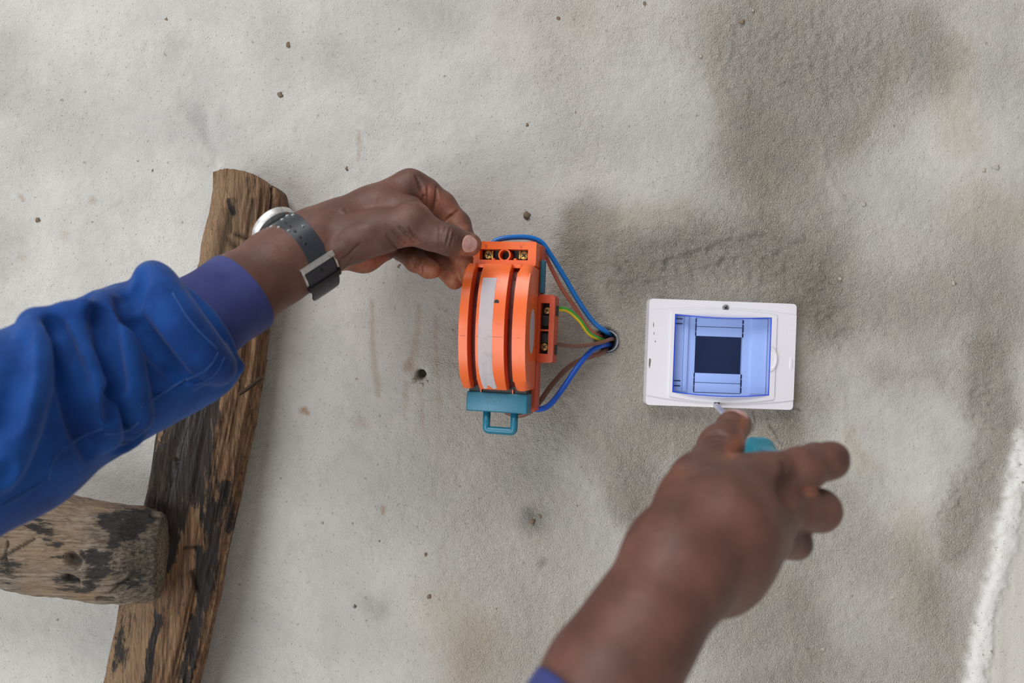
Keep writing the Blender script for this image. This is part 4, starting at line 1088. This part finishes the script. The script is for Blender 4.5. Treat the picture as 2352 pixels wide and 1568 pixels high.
# ================================================================ screwdriver
A_, B_ = P(1642, 928, 0.006), P(1737, 1037, 0.170)
ax_ = (B_ - A_) / np.linalg.norm(B_ - A_); LEN = float(np.linalg.norm(B_ - A_))
SD = empty('screwdriver', A_); SD['_world'] = 1
tag(SD, 'screwdriver with steel shaft and teal handle in the right hand', 'screwdriver')
def lathe_along(name, prof, mat, parent, n=28, flute=0.0):
    path = np.array([A_ + ax_ * s for s, r in prof]); u = np.cross(ax_, [0, 0, 1.0]); u /= np.linalg.norm(u); w = np.cross(ax_, u)
    V = []
    for (s, r), c in zip(prof, path):
        for j in range(n):
            t = 2 * math.pi * j / n; q = r * (1 + (flute * math.cos(6 * t) if flute else 0))
            V.append(c + q * (math.cos(t) * u + math.sin(t) * w))
    m = len(prof); ids = np.arange(n * m).reshape(m, n); nx_ = np.roll(ids, -1, axis=1)
    f = np.stack([ids[:-1], nx_[:-1], nx_[1:], ids[1:]], -1).reshape(-1, 4)
    me = bpy.data.meshes.new(name); me.from_pydata([tuple(v) for v in V], [], [tuple(q) for q in f] + [tuple(ids[0])[::-1], tuple(ids[-1])]); me.update()
    return link(name, me, mat, parent)
lathe_along('shaft', [(-.004, .0010), (.000, .0022), (.003, .0027), (LEN - .002, .0027), (LEN + .004, .0027)], M_STEEL, SD, 24)
M_TEALH = plastic('worn_teal_handle', lin(24, 128, 146), 0.4, 0.35, lin(20, 60, 70), 0.55)
lathe_along('handle', [(LEN - .006, .004), (LEN - .004, .0085), (LEN + .004, .0112), (LEN + .012, .0118), (LEN + .020, .0098), (LEN + .030, .0098), (LEN + .045, .0125), (LEN + .085, .0130), (LEN + .098, .0120), (LEN + .104, .007)], M_TEALH, SD, 36, .05)
# ================================================================ the person: two arms reaching into the picture
PE = empty('person', P(-560, 1250, .345)); PE['_world'] = 1
tag(PE, 'person in blue overalls holding the orange switch and a screwdriver', 'person')

def skin_material():
    m, nt, b = material('dark_brown_skin')
    v = coords(nt)
    at = node(nt, 'ShaderNodeAttribute', attribute_name='skin')
    s = nt.nodes.new('ShaderNodeSeparateColor'); nt.links.new(at.outputs['Color'], s.inputs[0])
    palm, dark = s.outputs[0], s.outputs[1]
    n1 = noise(nt, v, 45, 4); n2 = noise(nt, v, 260, 4, 0.6); 
    c = mixc(nt, ramp(nt, n1, 0.35, 0.7), lin(92, 59, 48), lin(110, 73, 60))
    c = mixc(nt, mth(nt, 'MULTIPLY', ramp(nt, n2, 0.5, 0.75), 0.22), c, lin(84, 54, 44))
    c = mixc(nt, palm, c, mixc(nt, ramp(nt, n2, 0.35, 0.7), lin(172, 106, 76), lin(150, 86, 62)))
    c = mixc(nt, dark, c, lin(62, 42, 38))
    nt.links.new(c, b.inputs['Base Color'])
    nt.links.new(mth(nt, 'MULTIPLY_ADD', n2, 0.18, 0.40), b.inputs['Roughness'])
    b.inputs['Specular IOR Level'].default_value = 0.45
    b.inputs['Subsurface Weight'].default_value = 0.10
    b.inputs['Subsurface Radius'].default_value = (1.0, 0.35, 0.2)
    b.inputs['Subsurface Scale'].default_value = 0.004
    vo = nt.nodes.new('ShaderNodeTexVoronoi'); vo.feature = 'DISTANCE_TO_EDGE'
    nt.links.new(v, vo.inputs['Vector']); vo.inputs['Scale'].default_value = 950
    h = mth(nt, 'ADD', mth(nt, 'MULTIPLY', ramp(nt, vo.outputs['Distance'], 0.0, 0.12), 0.5), n2)
    nt.links.new(bump(nt, h, 0.28, 0.0006), b.inputs['Normal'])
    return m
M_SKIN = skin_material()
def nail_material():
    m, nt, b = material('finger_nail')
    v = coords(nt); n1 = noise(nt, v, 160, 3)
    nt.links.new(mixc(nt, ramp(nt, n1, 0.3, 0.7), lin(186, 138, 128), lin(202, 158, 148)), b.inputs['Base Color'])
    b.inputs['Roughness'].default_value = 0.28; b.inputs['Subsurface Weight'].default_value = 0.1; b.inputs['Subsurface Scale'].default_value = .002
    return m
M_NAIL = nail_material()
def paint(me, V, palm=(), dark=()):
    px, py = proj(V); out = np.zeros((len(V), 3))
    wx_, wy_ = px + 6 * fbm(px / 14, py / 14, 3), py + 6 * fbm(px / 14, py / 14, 8)
    for i, marks in enumerate((palm, dark)):
        for pts, a, dmin, dmax in marks:
            k = blob(wx_, wy_, pts, .8) * a
            k = k * ((-V[:, 1] >= dmin) & (-V[:, 1] <= dmax))
            out[:, i] = out[:, i] + (1 - out[:, i]) * k
    set_attr(me, 'skin', out)

# ---------------------------------------------------------------- left arm
def left_arm():
    fore = [(420, 760, .158, 92), (540, 682, .137, 89), (640, 612, .117, 80), (700, 574, .108, 74), (740, 550, .103, 69), (790, 520, .096, 60)]
    thumb = [(836, 540, .110, 46), (938, 520, .114, 40), (990, 538, .113, 34), (1032, 552, .111, 32), (1078, 561, .104, 26.5)]
    index = [(938, 430, .080, 38), (975, 446, .077, 37), (1014, 474, .074, 33), (1050, 516, .077, 30), (1068, 550, .084, 25)]
    middle = [(930, 450, .056, 36), (1020, 520, .036, 30), (1052, 580, .042, 28), (1080, 632, .052, 24)]
    ring = [(905, 480, .040, 34), (975, 556, .026, 29), (1014, 606, .036, 26), (1044, 642, .047, 23)]
    pinky = [(880, 520, .044, 32), (922, 572, .044, 25), (955, 600, .056, 24), (984, 617, .063, 21), (996, 621, .065, 17)]
    lo, hi = bounds_of([fore, thumb, index, middle, ring, pinky], .012)
    V = Vol(lo, hi, .0007)
    V.chain(fore, .012)
    V.chain([(785, 516, .096, 55), (850, 484, .088, 50), (925, 440, .080, 43)], .009)          # index metacarpal, back of hand
    V.chain([(785, 530, .088, 52), (860, 500, .066, 48), (915, 470, .050, 38)], .009)
    V.chain([(785, 552, .080, 46), (840, 540, .056, 44), (885, 515, .038, 36)], .009)          # little-finger edge
    V.chain([(775, 558, .106, 50), (810, 552, .110, 47), (870, 532, .113, 46), (940, 516, .114, 40)], .009)   # thumb metacarpal
    V.chain([(785, 580, .088, 38), (835, 584, .078, 38), (880, 566, .066, 34)], .008)          # heel of the hand
    V.chain([(880, 470, .094, 34), (945, 482, .100, 24), (968, 492, .100, 14)], .010)          # web
    for chain_, k in ((middle, .004), (ring, .004), (pinky, .004), (index, .004)):
        W = V.like(); W.chain(chain_, k); V.merge(W, .0022)
    W = V.like(); W.chain(thumb, .006); 
    W.cap(P(1022, 546, .119), P(1024, 546, .112), .0082, .0084, .004)                           # knuckle
    W.cap(P(1083, 562, .104), P(1066, 558, .108), .0066, .0076, .003)
    V.merge(W, .0035)
    V.cap(P(946, 419, .082), P(949, 419, .082), .0088, .0085, .008)                             # index knuckle
    V.cap(P(957, 496, .1150), P(950, 500, .1150), .0088, .0088, .010)                             # thumb knuckle
    V.line([(775, 572), (812, 545), (850, 530)], 9, .0045, .008, 'u')                            # tendon at the wrist
    # creases: thumb joint, thumb root, finger joints
    src = V.like(); src.v = V.v.copy()
    for pts, r, sink in (([(1011, 520), (1009, 545), (1008, 570)], 1.6, .0001), ([(1024, 521), (1019, 545), (1014, 570)], 2.0, .0002), ([(1034, 524), (1030, 545), (1023, 568)], 1.9, .0002),
                         ([(1043, 530), (1039, 550), (1035, 564)], 1.5, .0001), ([(1017, 521), (1014, 548), (1013, 566)], 1.3, 0), ([(1048, 533), (1047, 548)], 1.3, 0),
                         ([(920, 522), (938, 540), (953, 557)], 1.9, .0002), ([(941, 524), (952, 542), (961, 556)], 1.9, .0002), ([(905, 530), (925, 552), (940, 562)], 1.2, 0), ([(890, 540), (905, 562), (915, 572)], 1.2, 0),
                         ([(966, 420), (974, 450), (976, 470)], 2.0, .0002), ([(1003, 430), (1001, 462), (992, 486)], 2.4, .0003), ([(960, 414), (968, 440)], 1.6, .0001), ([(983, 428), (982, 470)], 1.4, 0),
                         ([(1052, 484), (1030, 502), (1022, 510)], 2.4, .0003), ([(1044, 492), (1032, 500)], 1.6, .0001),
                         ([(971, 602), (967, 616), (968, 628)], 2.0, .0003), ([(951, 595), (950, 612)], 2.0, .0003),
                         ([(760, 616), (800, 585), (828, 560)], 2.4, .0002), ([(790, 614), (812, 592)], 1.8, .0001), ([(955, 405), (963, 415)], 2, .0002)):
        V.line(pts, r, sink, .0016, 's', front_of=src)
    for x, y in ((783, 486), (790, 490), (787, 482)):
        d = src.front(x, y)
        if d: V.cap(P(x, y, d - .0006), P(x + 2, y + 5, d - .0006), .0011, .0010, .0012)
    # bed of the thumb nail
    n0 = np.array(P(1082, 559, .103)); 
    V.line([(1066, 548), (1063, 560), (1068, 573)], 1.4, .0001, .0012, 's', front_of=src)
    me, pts = V.mesh('left_arm', 1)
    paint(me, pts,
          palm=[([(790, 610, 14), (835, 612, 22), (880, 600, 14)], .8, 0, .105), ([(980, 622, 30), (1000, 620, 22)], .85, 0, .2), ([(1040, 640, 40), (1060, 610, 30)], .85, 0, .095), ([(940, 605, 20)], .5, 0, .09),
                ([(985, 440, 14), (1010, 470, 24), (1040, 500, 20), (1065, 520, 10)], .55, 0, .105), ([(1085, 600, 30)], .6, 0, .09), ([(970, 450, 12), (985, 475, 10)], .35, 0, .2),
                ([(1096, 560, 12), (1090, 578, 7), (1060, 585, 5), (1086, 542, 5)], .7, 0, .2), ([(930, 560, 14), (950, 555, 9)], .35, 0, .2)],
          dark=[([(1030, 545, 22)], .35, .09, .2), ([(960, 404, 9)], .35, 0, .2), ([(945, 580, 26)], .4, 0, .085), ([(1055, 548, 10)], .3, 0, .2)])
    arm = link('arm', me, M_SKIN, PE); tag(arm, 'left forearm and hand pinching the orange switch')
    # thumb nail: a shell lying on the thumb
    lo, hi = np.array(P(1040, 600, .100)) - .004, np.array(P(1112, 520, .135)) + .004
    N = Vol(np.minimum(lo, hi), np.maximum(lo, hi), .00045)
    G = N.like(); G.chain(thumb, .006); G.cap(P(1083, 562, .104), P(1066, 558, .108), .0066, .0076, .003); G.v -= .00028
    c = P(1081, 561, src.front(1081, 561) or .115)
    N.cap(c - np.array([.0010, 0, -.0004]), c + np.array([.0006, 0, -.0002]), .0068, .0064, .0005, flat=((1, 0, -.2), .82))
    N.v = np.maximum(N.v, G.v); 
    nme, _ = N.mesh('thumb_nail', 1); tag(link('thumb_nail', nme, M_NAIL, arm), 'pale pink thumb nail')
    return fore
LEFT = left_arm()

# ---------------------------------------------------------------- right arm
def right_arm():
    fore = [(1290, 1760, .375, 158), (1400, 1560, .362, 138), (1480, 1432, .350, 120), (1534, 1345, .338, 108), (1570, 1292, .330, 100)]
    thumb = [(1590, 1185, .300, 76), (1605, 1106, .282, 58), (1656, 1024, .250, 46), (1688, 977, .226, 35)]
    index = [(1770, 1098, .300, 56), (1840, 1078, .294, 49), (1903, 1058, .287, 39), (1875, 1062, .256, 42), (1815, 1075, .236, 36)]
    middle = [(1775, 1165, .305, 56), (1882, 1172, .285, 47), (1850, 1165, .256, 44), (1800, 1150, .240, 38)]
    ring = [(1755, 1235, .302, 54), (1826, 1246, .282, 36), (1812, 1225, .258, 36), (1775, 1195, .244, 34)]
    pinky = [(1705, 1296, .296, 52), (1748, 1290, .280, 36), (1750, 1262, .262, 34), (1725, 1225, .250, 30)]
    lo, hi = bounds_of([fore[1:], thumb, index, middle, ring, pinky], .012)
    V = Vol(lo, hi, .0009)
    V.chain(fore, .012)
    V.chain([(1560, 1270, .332, 92), (1660, 1170, .318, 78), (1760, 1105, .303, 58)], .014)
    V.chain([(1560, 1290, .334, 96), (1680, 1215, .322, 84), (1770, 1165, .307, 60)], .014)
    V.chain([(1570, 1315, .330, 92), (1680, 1265, .318, 84), (1750, 1235, .304, 60)], .014)
    V.chain([(1570, 1330, .326, 86), (1650, 1310, .310, 84), (1705, 1300, .298, 60)], .014)
    V.chain([(1548, 1260, .328, 86), (1592, 1168, .304, 76), (1606, 1106, .284, 56)], .012)
    V.chain([(1600, 1140, .296, 60), (1690, 1112, .288, 54), (1760, 1092, .292, 46)], .012)
    for chain_, k in ((middle, .004), (ring, .004), (pinky, .004), (index, .005)):
        W = V.like(); W.chain(chain_, k); V.merge(W, .0035)
    W = V.like(); W.chain(thumb, .007); V.merge(W, .007)
    V.cap(P(1921, 1045, .286), P(1917, 1062, .286), R(25, .286), R(27, .286), .004)
    V.cap(P(1680, 972, .234), P(1700, 976, .222), .0072, .0066, .004)
    V.cap(A_ + ax_ * (LEN - .004), A_ + ax_ * (LEN + .100), .0134, .0138, .0015, 's')        # room for the screwdriver handle
    src = V.like(); src.v = V.v.copy()
    V.line([(1806, 1136, .5), (1824, 1114, 1), (1836, 1096, .5)], 7, -.0012, .010, 's', front_of=src)       # hollow beside the knuckle
    V.line([(1800, 1062), (1812, 1078), (1818, 1096)], 4, .0002, .003, 's', front_of=src)
    V.line([(1620, 1010), (1640, 1005), (1665, 1010)], 3, .0001, .003, 's', front_of=src)
    V.line([(1628, 1000), (1650, 994), (1672, 1000)], 2.4, .0001, .003, 's', front_of=src)
    for x, y in ((1514, 1225), (1550, 1190), (1528, 1142)):
        d = src.front(x, y)
        if d: V.cap(P(x, y, d - .001), P(x + 3, y + 2, d - .001), .0012, .0011, .0016)
    me, pts = V.mesh('right_arm', 1)
    paint(me, pts,
          palm=[([(1712, 965, 12), (1712, 1000, 14), (1680, 1036, 14)], .75, 0, .4), ([(1855, 1128, 10), (1872, 1132, 8)], .8, 0, .4), ([(1560, 1080, 20)], .15, 0, .4)],
          dark=[([(1820, 1110, 26), (1800, 1070, 14)], .42, 0, .4), ([(1940, 1050, 18)], .4, 0, .4), ([(1640, 1008, 24)], .35, 0, .4), ([(1580, 1050, 14)], .25, 0, .4), ([(1860, 1255, 14)], .5, 0, .4)])
    arm = link('arm', me, M_SKIN, PE); tag(arm, 'right forearm and fist gripping the screwdriver')
    G = Vol(*[np.array(q) for q in (np.minimum(P(1620, 1030, .27), P(1740, 920, .20)) - .006, np.maximum(P(1620, 1030, .20), P(1740, 920, .27)) + .006)], .0006)
    N = G.like(); G.chain(thumb, .007); G.cap(P(1680, 972, .234), P(1700, 976, .222), .0072, .0066, .004); G.v -= .0005
    c = P(1686, 953, .228)
    N.cap(c + np.array([-.0022, 0.002, -.0010]), c + np.array([.0026, -0.003, .0004]), .0066, .0060, .0005, flat=((0.2, 0.3, 1.0), .55))
    N.v = np.maximum(N.v, G.v)
    nme, _ = N.mesh('thumb_nail', 1)
    if len(nme.vertices): tag(link('thumb_nail', nme, M_NAIL, arm), 'pale pink thumb nail')
    return fore
RIGHT = right_arm()

# ---------------------------------------------------------------- blue overall sleeves
def cloth(name, col, hi, rib=False):
    m, nt, b = material(name)
    v = coords(nt); n1 = noise(nt, v, 26, 4, 0.6); n2 = noise(nt, v, 1400, 2)
    c = mixc(nt, ramp(nt, n1, 0.3, 0.7), col, hi)
    nt.links.new(c, b.inputs['Base Color']); b.inputs['Roughness'].default_value = 0.82
    b.inputs['Sheen Weight'].default_value = 0.12; b.inputs['Sheen Roughness'].default_value = 0.4
    b.inputs['Specular IOR Level'].default_value = 0.25
    h = mth(nt, 'ADD', n2, mth(nt, 'MULTIPLY', noise(nt, v, 85, 3, 0.5), 1.6))
    if rib:
        ru = node(nt, 'ShaderNodeAttribute', attribute_name='rib').outputs['Fac']
        h = mth(nt, 'ADD', mth(nt, 'MULTIPLY', mth(nt, 'SINE', mth(nt, 'MULTIPLY', ru, 2 * math.pi / .0014)), 0.5), mth(nt, 'MULTIPLY', n2, 0.4))
    nt.links.new(bump(nt, h, 0.35, 0.0007), b.inputs['Normal'])
    return m
M_BLUECLOTH = cloth('blue_overall_cloth', lin(12, 52, 116), lin(22, 76, 150))
M_CUFF = cloth('violet_blue_rib_knit', lin(56, 62, 116), lin(70, 76, 132), True)
M_SEAM = cloth('faded_seam_thread', lin(36, 74, 134), lin(52, 90, 148))

def left_sleeve():
    base_ = [(-560, 1250, .345, 262), (-260, 1110, .300, 235), (0, 985, .248, 205), (190, 880, .200, 172), (330, 815, .176, 160), (420, 784, .164, 140), (470, 762, .157, 114)]
    lo, hi = bounds_of([base_], .022)
    V = Vol(lo, hi, .0012)
    V.chain(base_, .014)
    src = V.like(); src.v = V.v.copy()
    # big soft rolls of cloth, then the hollows between them
    rolls = [([(352, 640, .9), (372, 690, 1), (420, 760, 1), (470, 820, .9), (510, 850, .6)], 46, .004), 
             ([(238, 690, .8), (262, 740, 1), (284, 810, 1), (300, 890, 1), (318, 970, .9)], 26, .002),
             ([(150, 715, .7), (172, 760, 1), (200, 850, 1), (225, 930, 1), (250, 1010, .9)], 24, .003),
             ([(80, 735, .8), (84, 800, 1), (70, 880, 1), (40, 990, 1), (0, 1090, 1)], 30, .004),
             ([(226, 700, .7), (262, 736, .8), (276, 775, .9), (268, 800, .6)], 11, .001)]
    for pts, r, sink in rolls: V.line(pts, r, sink - .003, .006, 'u', front_of=src)
    for pts, r in (([(506, 800, .8), (486, 840, 1), (440, 880, .8)], 15), ([(330, 962, .8), (292, 992, 1), (246, 1006, .8)], 14), ([(322, 1000, .7), (270, 1030, .8)], 16)):
        V.line(pts, r, .0022, .004, 'u', front_of=src)
    # lobes on the upper outline
    for a, b_, r, d in (((349, 638), (372, 668), 27, .175), ((228, 694), (256, 694), 20, .205), ((85, 742), (190, 706), 22, .235)):
        V.cap(P(a[0], a[1], d), P(b_[0], b_[1], d), R(r, d), R(r, d), .010)
    src2 = V.like(); src2.v = V.v.copy()
    for pts, r, sink in (([(276, 690, .6), (300, 730, 1), (358, 804, 1), (415, 868, .8)], 14, -.0008), ([(226, 712, .5), (246, 790, 1), (262, 880, .9), (262, 960, .6)], 15, -.0008),
                         ([(120, 730, .4), (140, 800, 1), (165, 880, 1.4), (190, 980, 1.2), (210, 1040, .6)], 17, -.0010), ([(50, 760, .4), (40, 860, .9), (10, 980, 1)], 16, -.0010),
                         ([(232, 716, .6), (252, 752, 1), (250, 770, .6)], 8, -.0004), ([(300, 686, .5), (318, 650, .8), (312, 700, .5)], 12, -.0006), ([(320, 620, .5), (330, 650, .8)], 8, -.0004),
                         ([(20, 1075, .6), (0, 1110, 1)], 10, -.0006)):
        V.line(pts, r, sink, .006, 's', front_of=src2)
    axis_ = np.array(P(555, 668, .1345)) - np.array(P(402, 772, .162))
    V.plane(P(462, 748, .160), axis_ + np.array([0, .012, 0]), .006)
    # dog-eared corner of the opening below the knit cuff
    V.cap(P(490, 820, .166), P(549, 842, .166), .0090, .0022, .008)
    V.cap(P(450, 850, .168), P(500, 868, .166), .0120, .0070, .012)
    src3 = V.like(); src3.v = V.v.copy()
    me, pts = V.mesh('sleeve', 2)
    sl = link('sleeve', me, M_BLUECLOTH, PE); tag(sl, 'crumpled royal blue overall sleeve')
    # stitched seam bands along the underside
    def seam(px_pts, r, name='seam_band'):
        path = []
        for x, y in spline(px_pts, 6):
            d = src3.front(x, y)
            if d: path.append(P(x, y, d + .0003))
        if len(path) > 3:
            path = np.array(path)
            for _ in range(3): path[1:-1] = (path[:-2] + 2 * path[1:-1] + path[2:]) / 4
            link(name, tube_mesh(name, path, r, 6), M_SEAM, sl)
    seam([(424, 872), (375, 902), (322, 936)], .00075); seam([(236, 985), (190, 1002), (140, 1035), (118, 1070), (112, 1100)], .00075)
    seam([(112, 1100), (60, 1130), (8, 1160)], .0008); seam([(502, 806), (478, 846), (428, 872)], .0008); seam([(516, 820), (492, 862), (448, 884)], .0007)
    seam([(320, 968), (290, 990), (240, 998)], .0008); seam([(328, 990), (296, 1016), (256, 1024)], .0007)
    seam([(396, 672), (440, 742), (500, 802)], .0007)
    # knitted cuff hugging the forearm
    ca, cb = np.array(P(402, 776, .162)), np.array(P(556, 671, .1345))
    u = (cb - ca) / np.linalg.norm(cb - ca); L = np.linalg.norm(cb - ca)
    e1 = np.cross([0, -1.0, 0], u); e1 /= np.linalg.norm(e1); e2 = np.cross(u, e1)
    n, m = 120, 50; rows = []; rib = []
    ra, rb = R(108, .158), R(100, .1345)
    prof = [(t * L, ra + (rb - ra) * t) for t in np.linspace(0, 1, m)] + [(L + .0005, rb - .0012), (L - .0010, rb - .0026), (L - .012, rb - .0030)]
    for s, r in prof:
        th = np.linspace(0, 2 * np.pi, n, endpoint=False)
        wr = .0011 * np.sin(2.2 * th + s * 95) * np.exp(-((s - .55 * L) / .016) ** 2) + .0012 * fbm(np.cos(th) * 2 + 5, np.sin(th) * 2, s * 60)
        lean = .0030 * np.cos(th - 2.2)
        rows.append((ca + u * (s))[None, :] + (lean * min(1, max(0, s / L)))[:, None] * u + (r + wr)[:, None] * (np.cos(th)[:, None] * e1 + np.sin(th)[:, None] * e2))
        rib.append(th * r)
    Vv = np.concatenate(rows); mm_ = len(prof); ids = np.arange(n * mm_).reshape(mm_, n); nx_ = np.roll(ids, -1, axis=1)
    me = mesh_np('cuff', Vv, np.stack([ids[:-1], nx_[:-1], nx_[1:], ids[1:]], -1).reshape(-1, 4))
    a = me.attributes.new('rib', 'FLOAT', 'POINT'); a.data.foreach_set('value', np.concatenate([np.full(n, s) for s, _ in prof]).astype(np.float32))
    cu = link('cuff', me, M_CUFF, sl); tag(cu, 'violet blue ribbed knit cuff')
left_sleeve()

def right_sleeve():
    ca, cb = np.array(P(1240, 1862, .382)), np.array(P(1344, 1674, .371))
    u = (cb - ca) / np.linalg.norm(cb - ca); L = np.linalg.norm(cb - ca)
    e1 = np.cross([0, -1.0, 0], u); e1 /= np.linalg.norm(e1); e2 = np.cross(u, e1)
    n = 90; r0 = R(162, .368); rows = []
    prof = [(t * L, r0 * (1.06 - .06 * t)) for t in np.linspace(0, 1, 24)] + [(L + .0006, r0 - .0014), (L - .001, r0 - .003), (L - .010, r0 - .0034)]
    for s, r in prof:
        th = np.linspace(0, 2 * np.pi, n, endpoint=False)
        rows.append((ca + u * s)[None, :] + (.010 * np.cos(th - .3) * s / L)[:, None] * u + (r + .001 * fbm(np.cos(th) * 3, np.sin(th) * 3, s * 50))[:, None] * (np.cos(th)[:, None] * e1 + np.sin(th)[:, None] * e2))
    Vv = np.concatenate(rows); k = len(prof); ids = np.arange(n * k).reshape(k, n); nx_ = np.roll(ids, -1, axis=1)
    me = mesh_np('sleeve', Vv, np.stack([ids[:-1], nx_[:-1], nx_[1:], ids[1:]], -1).reshape(-1, 4))
    a = me.attributes.new('rib', 'FLOAT', 'POINT'); a.data.foreach_set('value', np.concatenate([np.full(n, s) for s, _ in prof]).astype(np.float32))
    tag(link('sleeve', me, M_CUFF, PE), 'violet blue knit cuff of the right sleeve')
right_sleeve()

# ================================================================ wristwatch
def wristwatch():
    c = np.array(P(688, 582, .1095)); d_ = np.array(P(700, 574, .108)) - np.array(P(640, 612, .117)); u = d_ / np.linalg.norm(d_)
    e1 = np.array([-.5, 0, .85]); e1 -= u * (e1 @ u); e1 /= np.linalg.norm(e1); e2 = np.cross(u, e1)
    if e2[1] > 0: e2 = -e2
    W = empty('wristwatch', c); W['_world'] = 1
    tag(W, 'wristwatch with a dark rubber strap and steel buckle on the left wrist', 'watch')
    r0 = R(76, .109) + .0012
    pt = lambda th, r, s: c + u * s + r * (math.cos(th) * e1 + math.sin(th) * e2)
    def band(name, mat, t0, t1, r_of, half, thick, n=60, parent=W, edge=.0006):
        rows = []
        for i in range(n + 1):
            th = t0 + (t1 - t0) * i / n; r = r_of(th); h_ = half(th) if callable(half) else half
            prof = [(-h_, 0), (-h_, thick - edge), (-h_ + edge, thick), (h_ - edge, thick), (h_, thick - edge), (h_, 0)]
            rows.append([pt(th, r + dr, s) for s, dr in prof])
        k = 6; V = np.array(rows).reshape(-1, 3); f = []
        for i in range(n):
            for j in range(k):
                f.append((i * k + j, i * k + (j + 1) % k, (i + 1) * k + (j + 1) % k, (i + 1) * k + j))
        me = bpy.data.meshes.new(name); me.from_pydata([tuple(v) for v in V], [], f + [tuple(range(k))[::-1], tuple(range(n * k, n * k + k))]); me.update()
        bm = bmesh.new(); bm.from_mesh(me); bmesh.ops.recalc_face_normals(bm, faces=bm.faces[:]); bm.to_mesh(me); bm.free()
        return link(name, me, mat, parent, smooth=False)
    M_RUB = plastic('black_rubber_strap', lin(44, 47, 54), 0.40, 0.2)
    rad = math.radians
    st = band('strap', M_RUB, rad(-6), rad(318), lambda t: r0, .0118, .0024, 110)
    # the loose strap end runs on past the buckle, standing off the wrist
    tailr = lambda t: r0 + .0026 + .0052 * max(0.0, (t - rad(148)) / rad(50)) ** 1.2
    band('strap_tail', M_RUB, rad(125), rad(197), tailr, lambda t: .0118 if t < rad(188) else .0118 - .004 * ((t - rad(188)) / rad(9)) ** 2, .0022, 40)
    bk = band('buckle', M_STEEL, rad(121), rad(128), lambda t: r0 + .0030, .0140, .0030, 8)
    for s in (-.0132, .0132):
        rows = []
        bm = bmesh.new(); ring = []
        for i in range(13):
            th = rad(122) + rad(30) * i / 12; ring.append([bm.verts.new(pt(th, r0 + dr, s + ds)) for dr, ds in ((.0022, -.0008), (.0042, -.0008), (.0042, .0008), (.0022, .0008))])
        for a, b_ in zip(ring[:-1], ring[1:]):
            for j in range(4): bm.faces.new([a[j], a[(j + 1) % 4], b_[(j + 1) % 4], b_[j]])
        bm.faces.new(ring[0]); bm.faces.new(ring[-1][::-1]); done(bm, 'buckle_arm', M_STEEL, bk)
    band('strap_keeper', M_BLACK, rad(153), rad(163), lambda t: r0 + .0024, .0138, .0042, 10)
    # punched holes and water drops
    def dot(name, th, s, r, h, mat, k=1.0, parent=st, dr=.0024):
        o = pt(th, r0 + dr, s); nrm = math.cos(th) * e1 + math.sin(th) * e2; tan = np.cross(u, nrm)
        bm = bmesh.new(); bmesh.ops.create_uvsphere(bm, u_segments=14, v_segments=8, radius=1.0)
        for w in bm.verts: w.co = Vector(o + u * (w.co.x * r) + tan * (w.co.y * r * k) + nrm * (w.co.z * h))
        done(bm, name, mat, parent, smooth=True)
    for th in (46, 58, 70, 82, 94): dot('strap_hole', rad(th), .0, .0011, .00035, M_BLACK, 1.3)
    m, nt, b = material('water_drop'); b.inputs['Base Color'].default_value = (.8, .85, .9, 1); b.inputs['Roughness'].default_value = .05; b.inputs['Transmission Weight'].default_value = .9; b.inputs['IOR'].default_value = 1.33
    for th, s in ((28, .0060), (38, .0086), (33, -.0086), (47, -.0060), (31, .0010), (70, .0070), (64, -.0030)): dot('water_drop', rad(th), s, .0012, .0011, m)
    dot('strap_hole', rad(138), .0, .0011, .0004, M_BLACK, 1.4, dr=.0050)
    # steel case seen from its rim, on the back of the wrist
    th = rad(-26); nrm = math.cos(th) * e1 + math.sin(th) * e2; tan = np.cross(u, nrm); cc = c + nrm * (r0 + .0006)
    def lathe(name, prof, mat, parent=W, n=48):
        rows = []
        for r, h_ in prof: rows.append([cc + nrm * h_ + r * (math.cos(a) * u + math.sin(a) * tan) for a in np.linspace(0, 2 * np.pi, n, endpoint=False)])
        V = np.array(rows).reshape(-1, 3); k = len(prof); ids = np.arange(n * k).reshape(k, n); nx_ = np.roll(ids, -1, axis=1)
        me = bpy.data.meshes.new(name); me.from_pydata([tuple(v) for v in V], [], [tuple(q) for q in np.stack([ids[:-1], nx_[:-1], nx_[1:], ids[1:]], -1).reshape(-1, 4)] + [tuple(ids[0])[::-1], tuple(ids[-1])]); me.update()
        bm = bmesh.new(); bm.from_mesh(me); return done(bm, name, mat, parent) if not bmesh.ops.recalc_face_normals(bm, faces=bm.faces[:]) else None
    cs = lathe('watch_case', [(.0150, -.0005), (.0180, .0010), (.0190, .0030), (.0190, .0062), (.0178, .0078), (.0164, .0082)], M_STEEL)
    lathe('watch_glass', [(.0163, .0080), (.0163, .0084), (.012, .0086), (.004, .0087)], M_BLACK, cs)
    M_GOLD = metal('pale_gold', lin(214, 190, 150), .3)
    bm = bmesh.new(); bmesh.ops.create_cone(bm, cap_ends=True, segments=20, radius1=.0032, radius2=.0030, depth=.0036)
    rot = Vector((0, 0, 1)).rotation_difference(Vector(u)).to_matrix()
    for w in bm.verts: w.co = rot @ w.co + Vector(cc + nrm * .004 + u * .0205)
    done(bm, 'crown', M_GOLD, cs)
wristwatch()

for _o in bpy.data.objects:
    if '_world' in _o: del _o['_world']
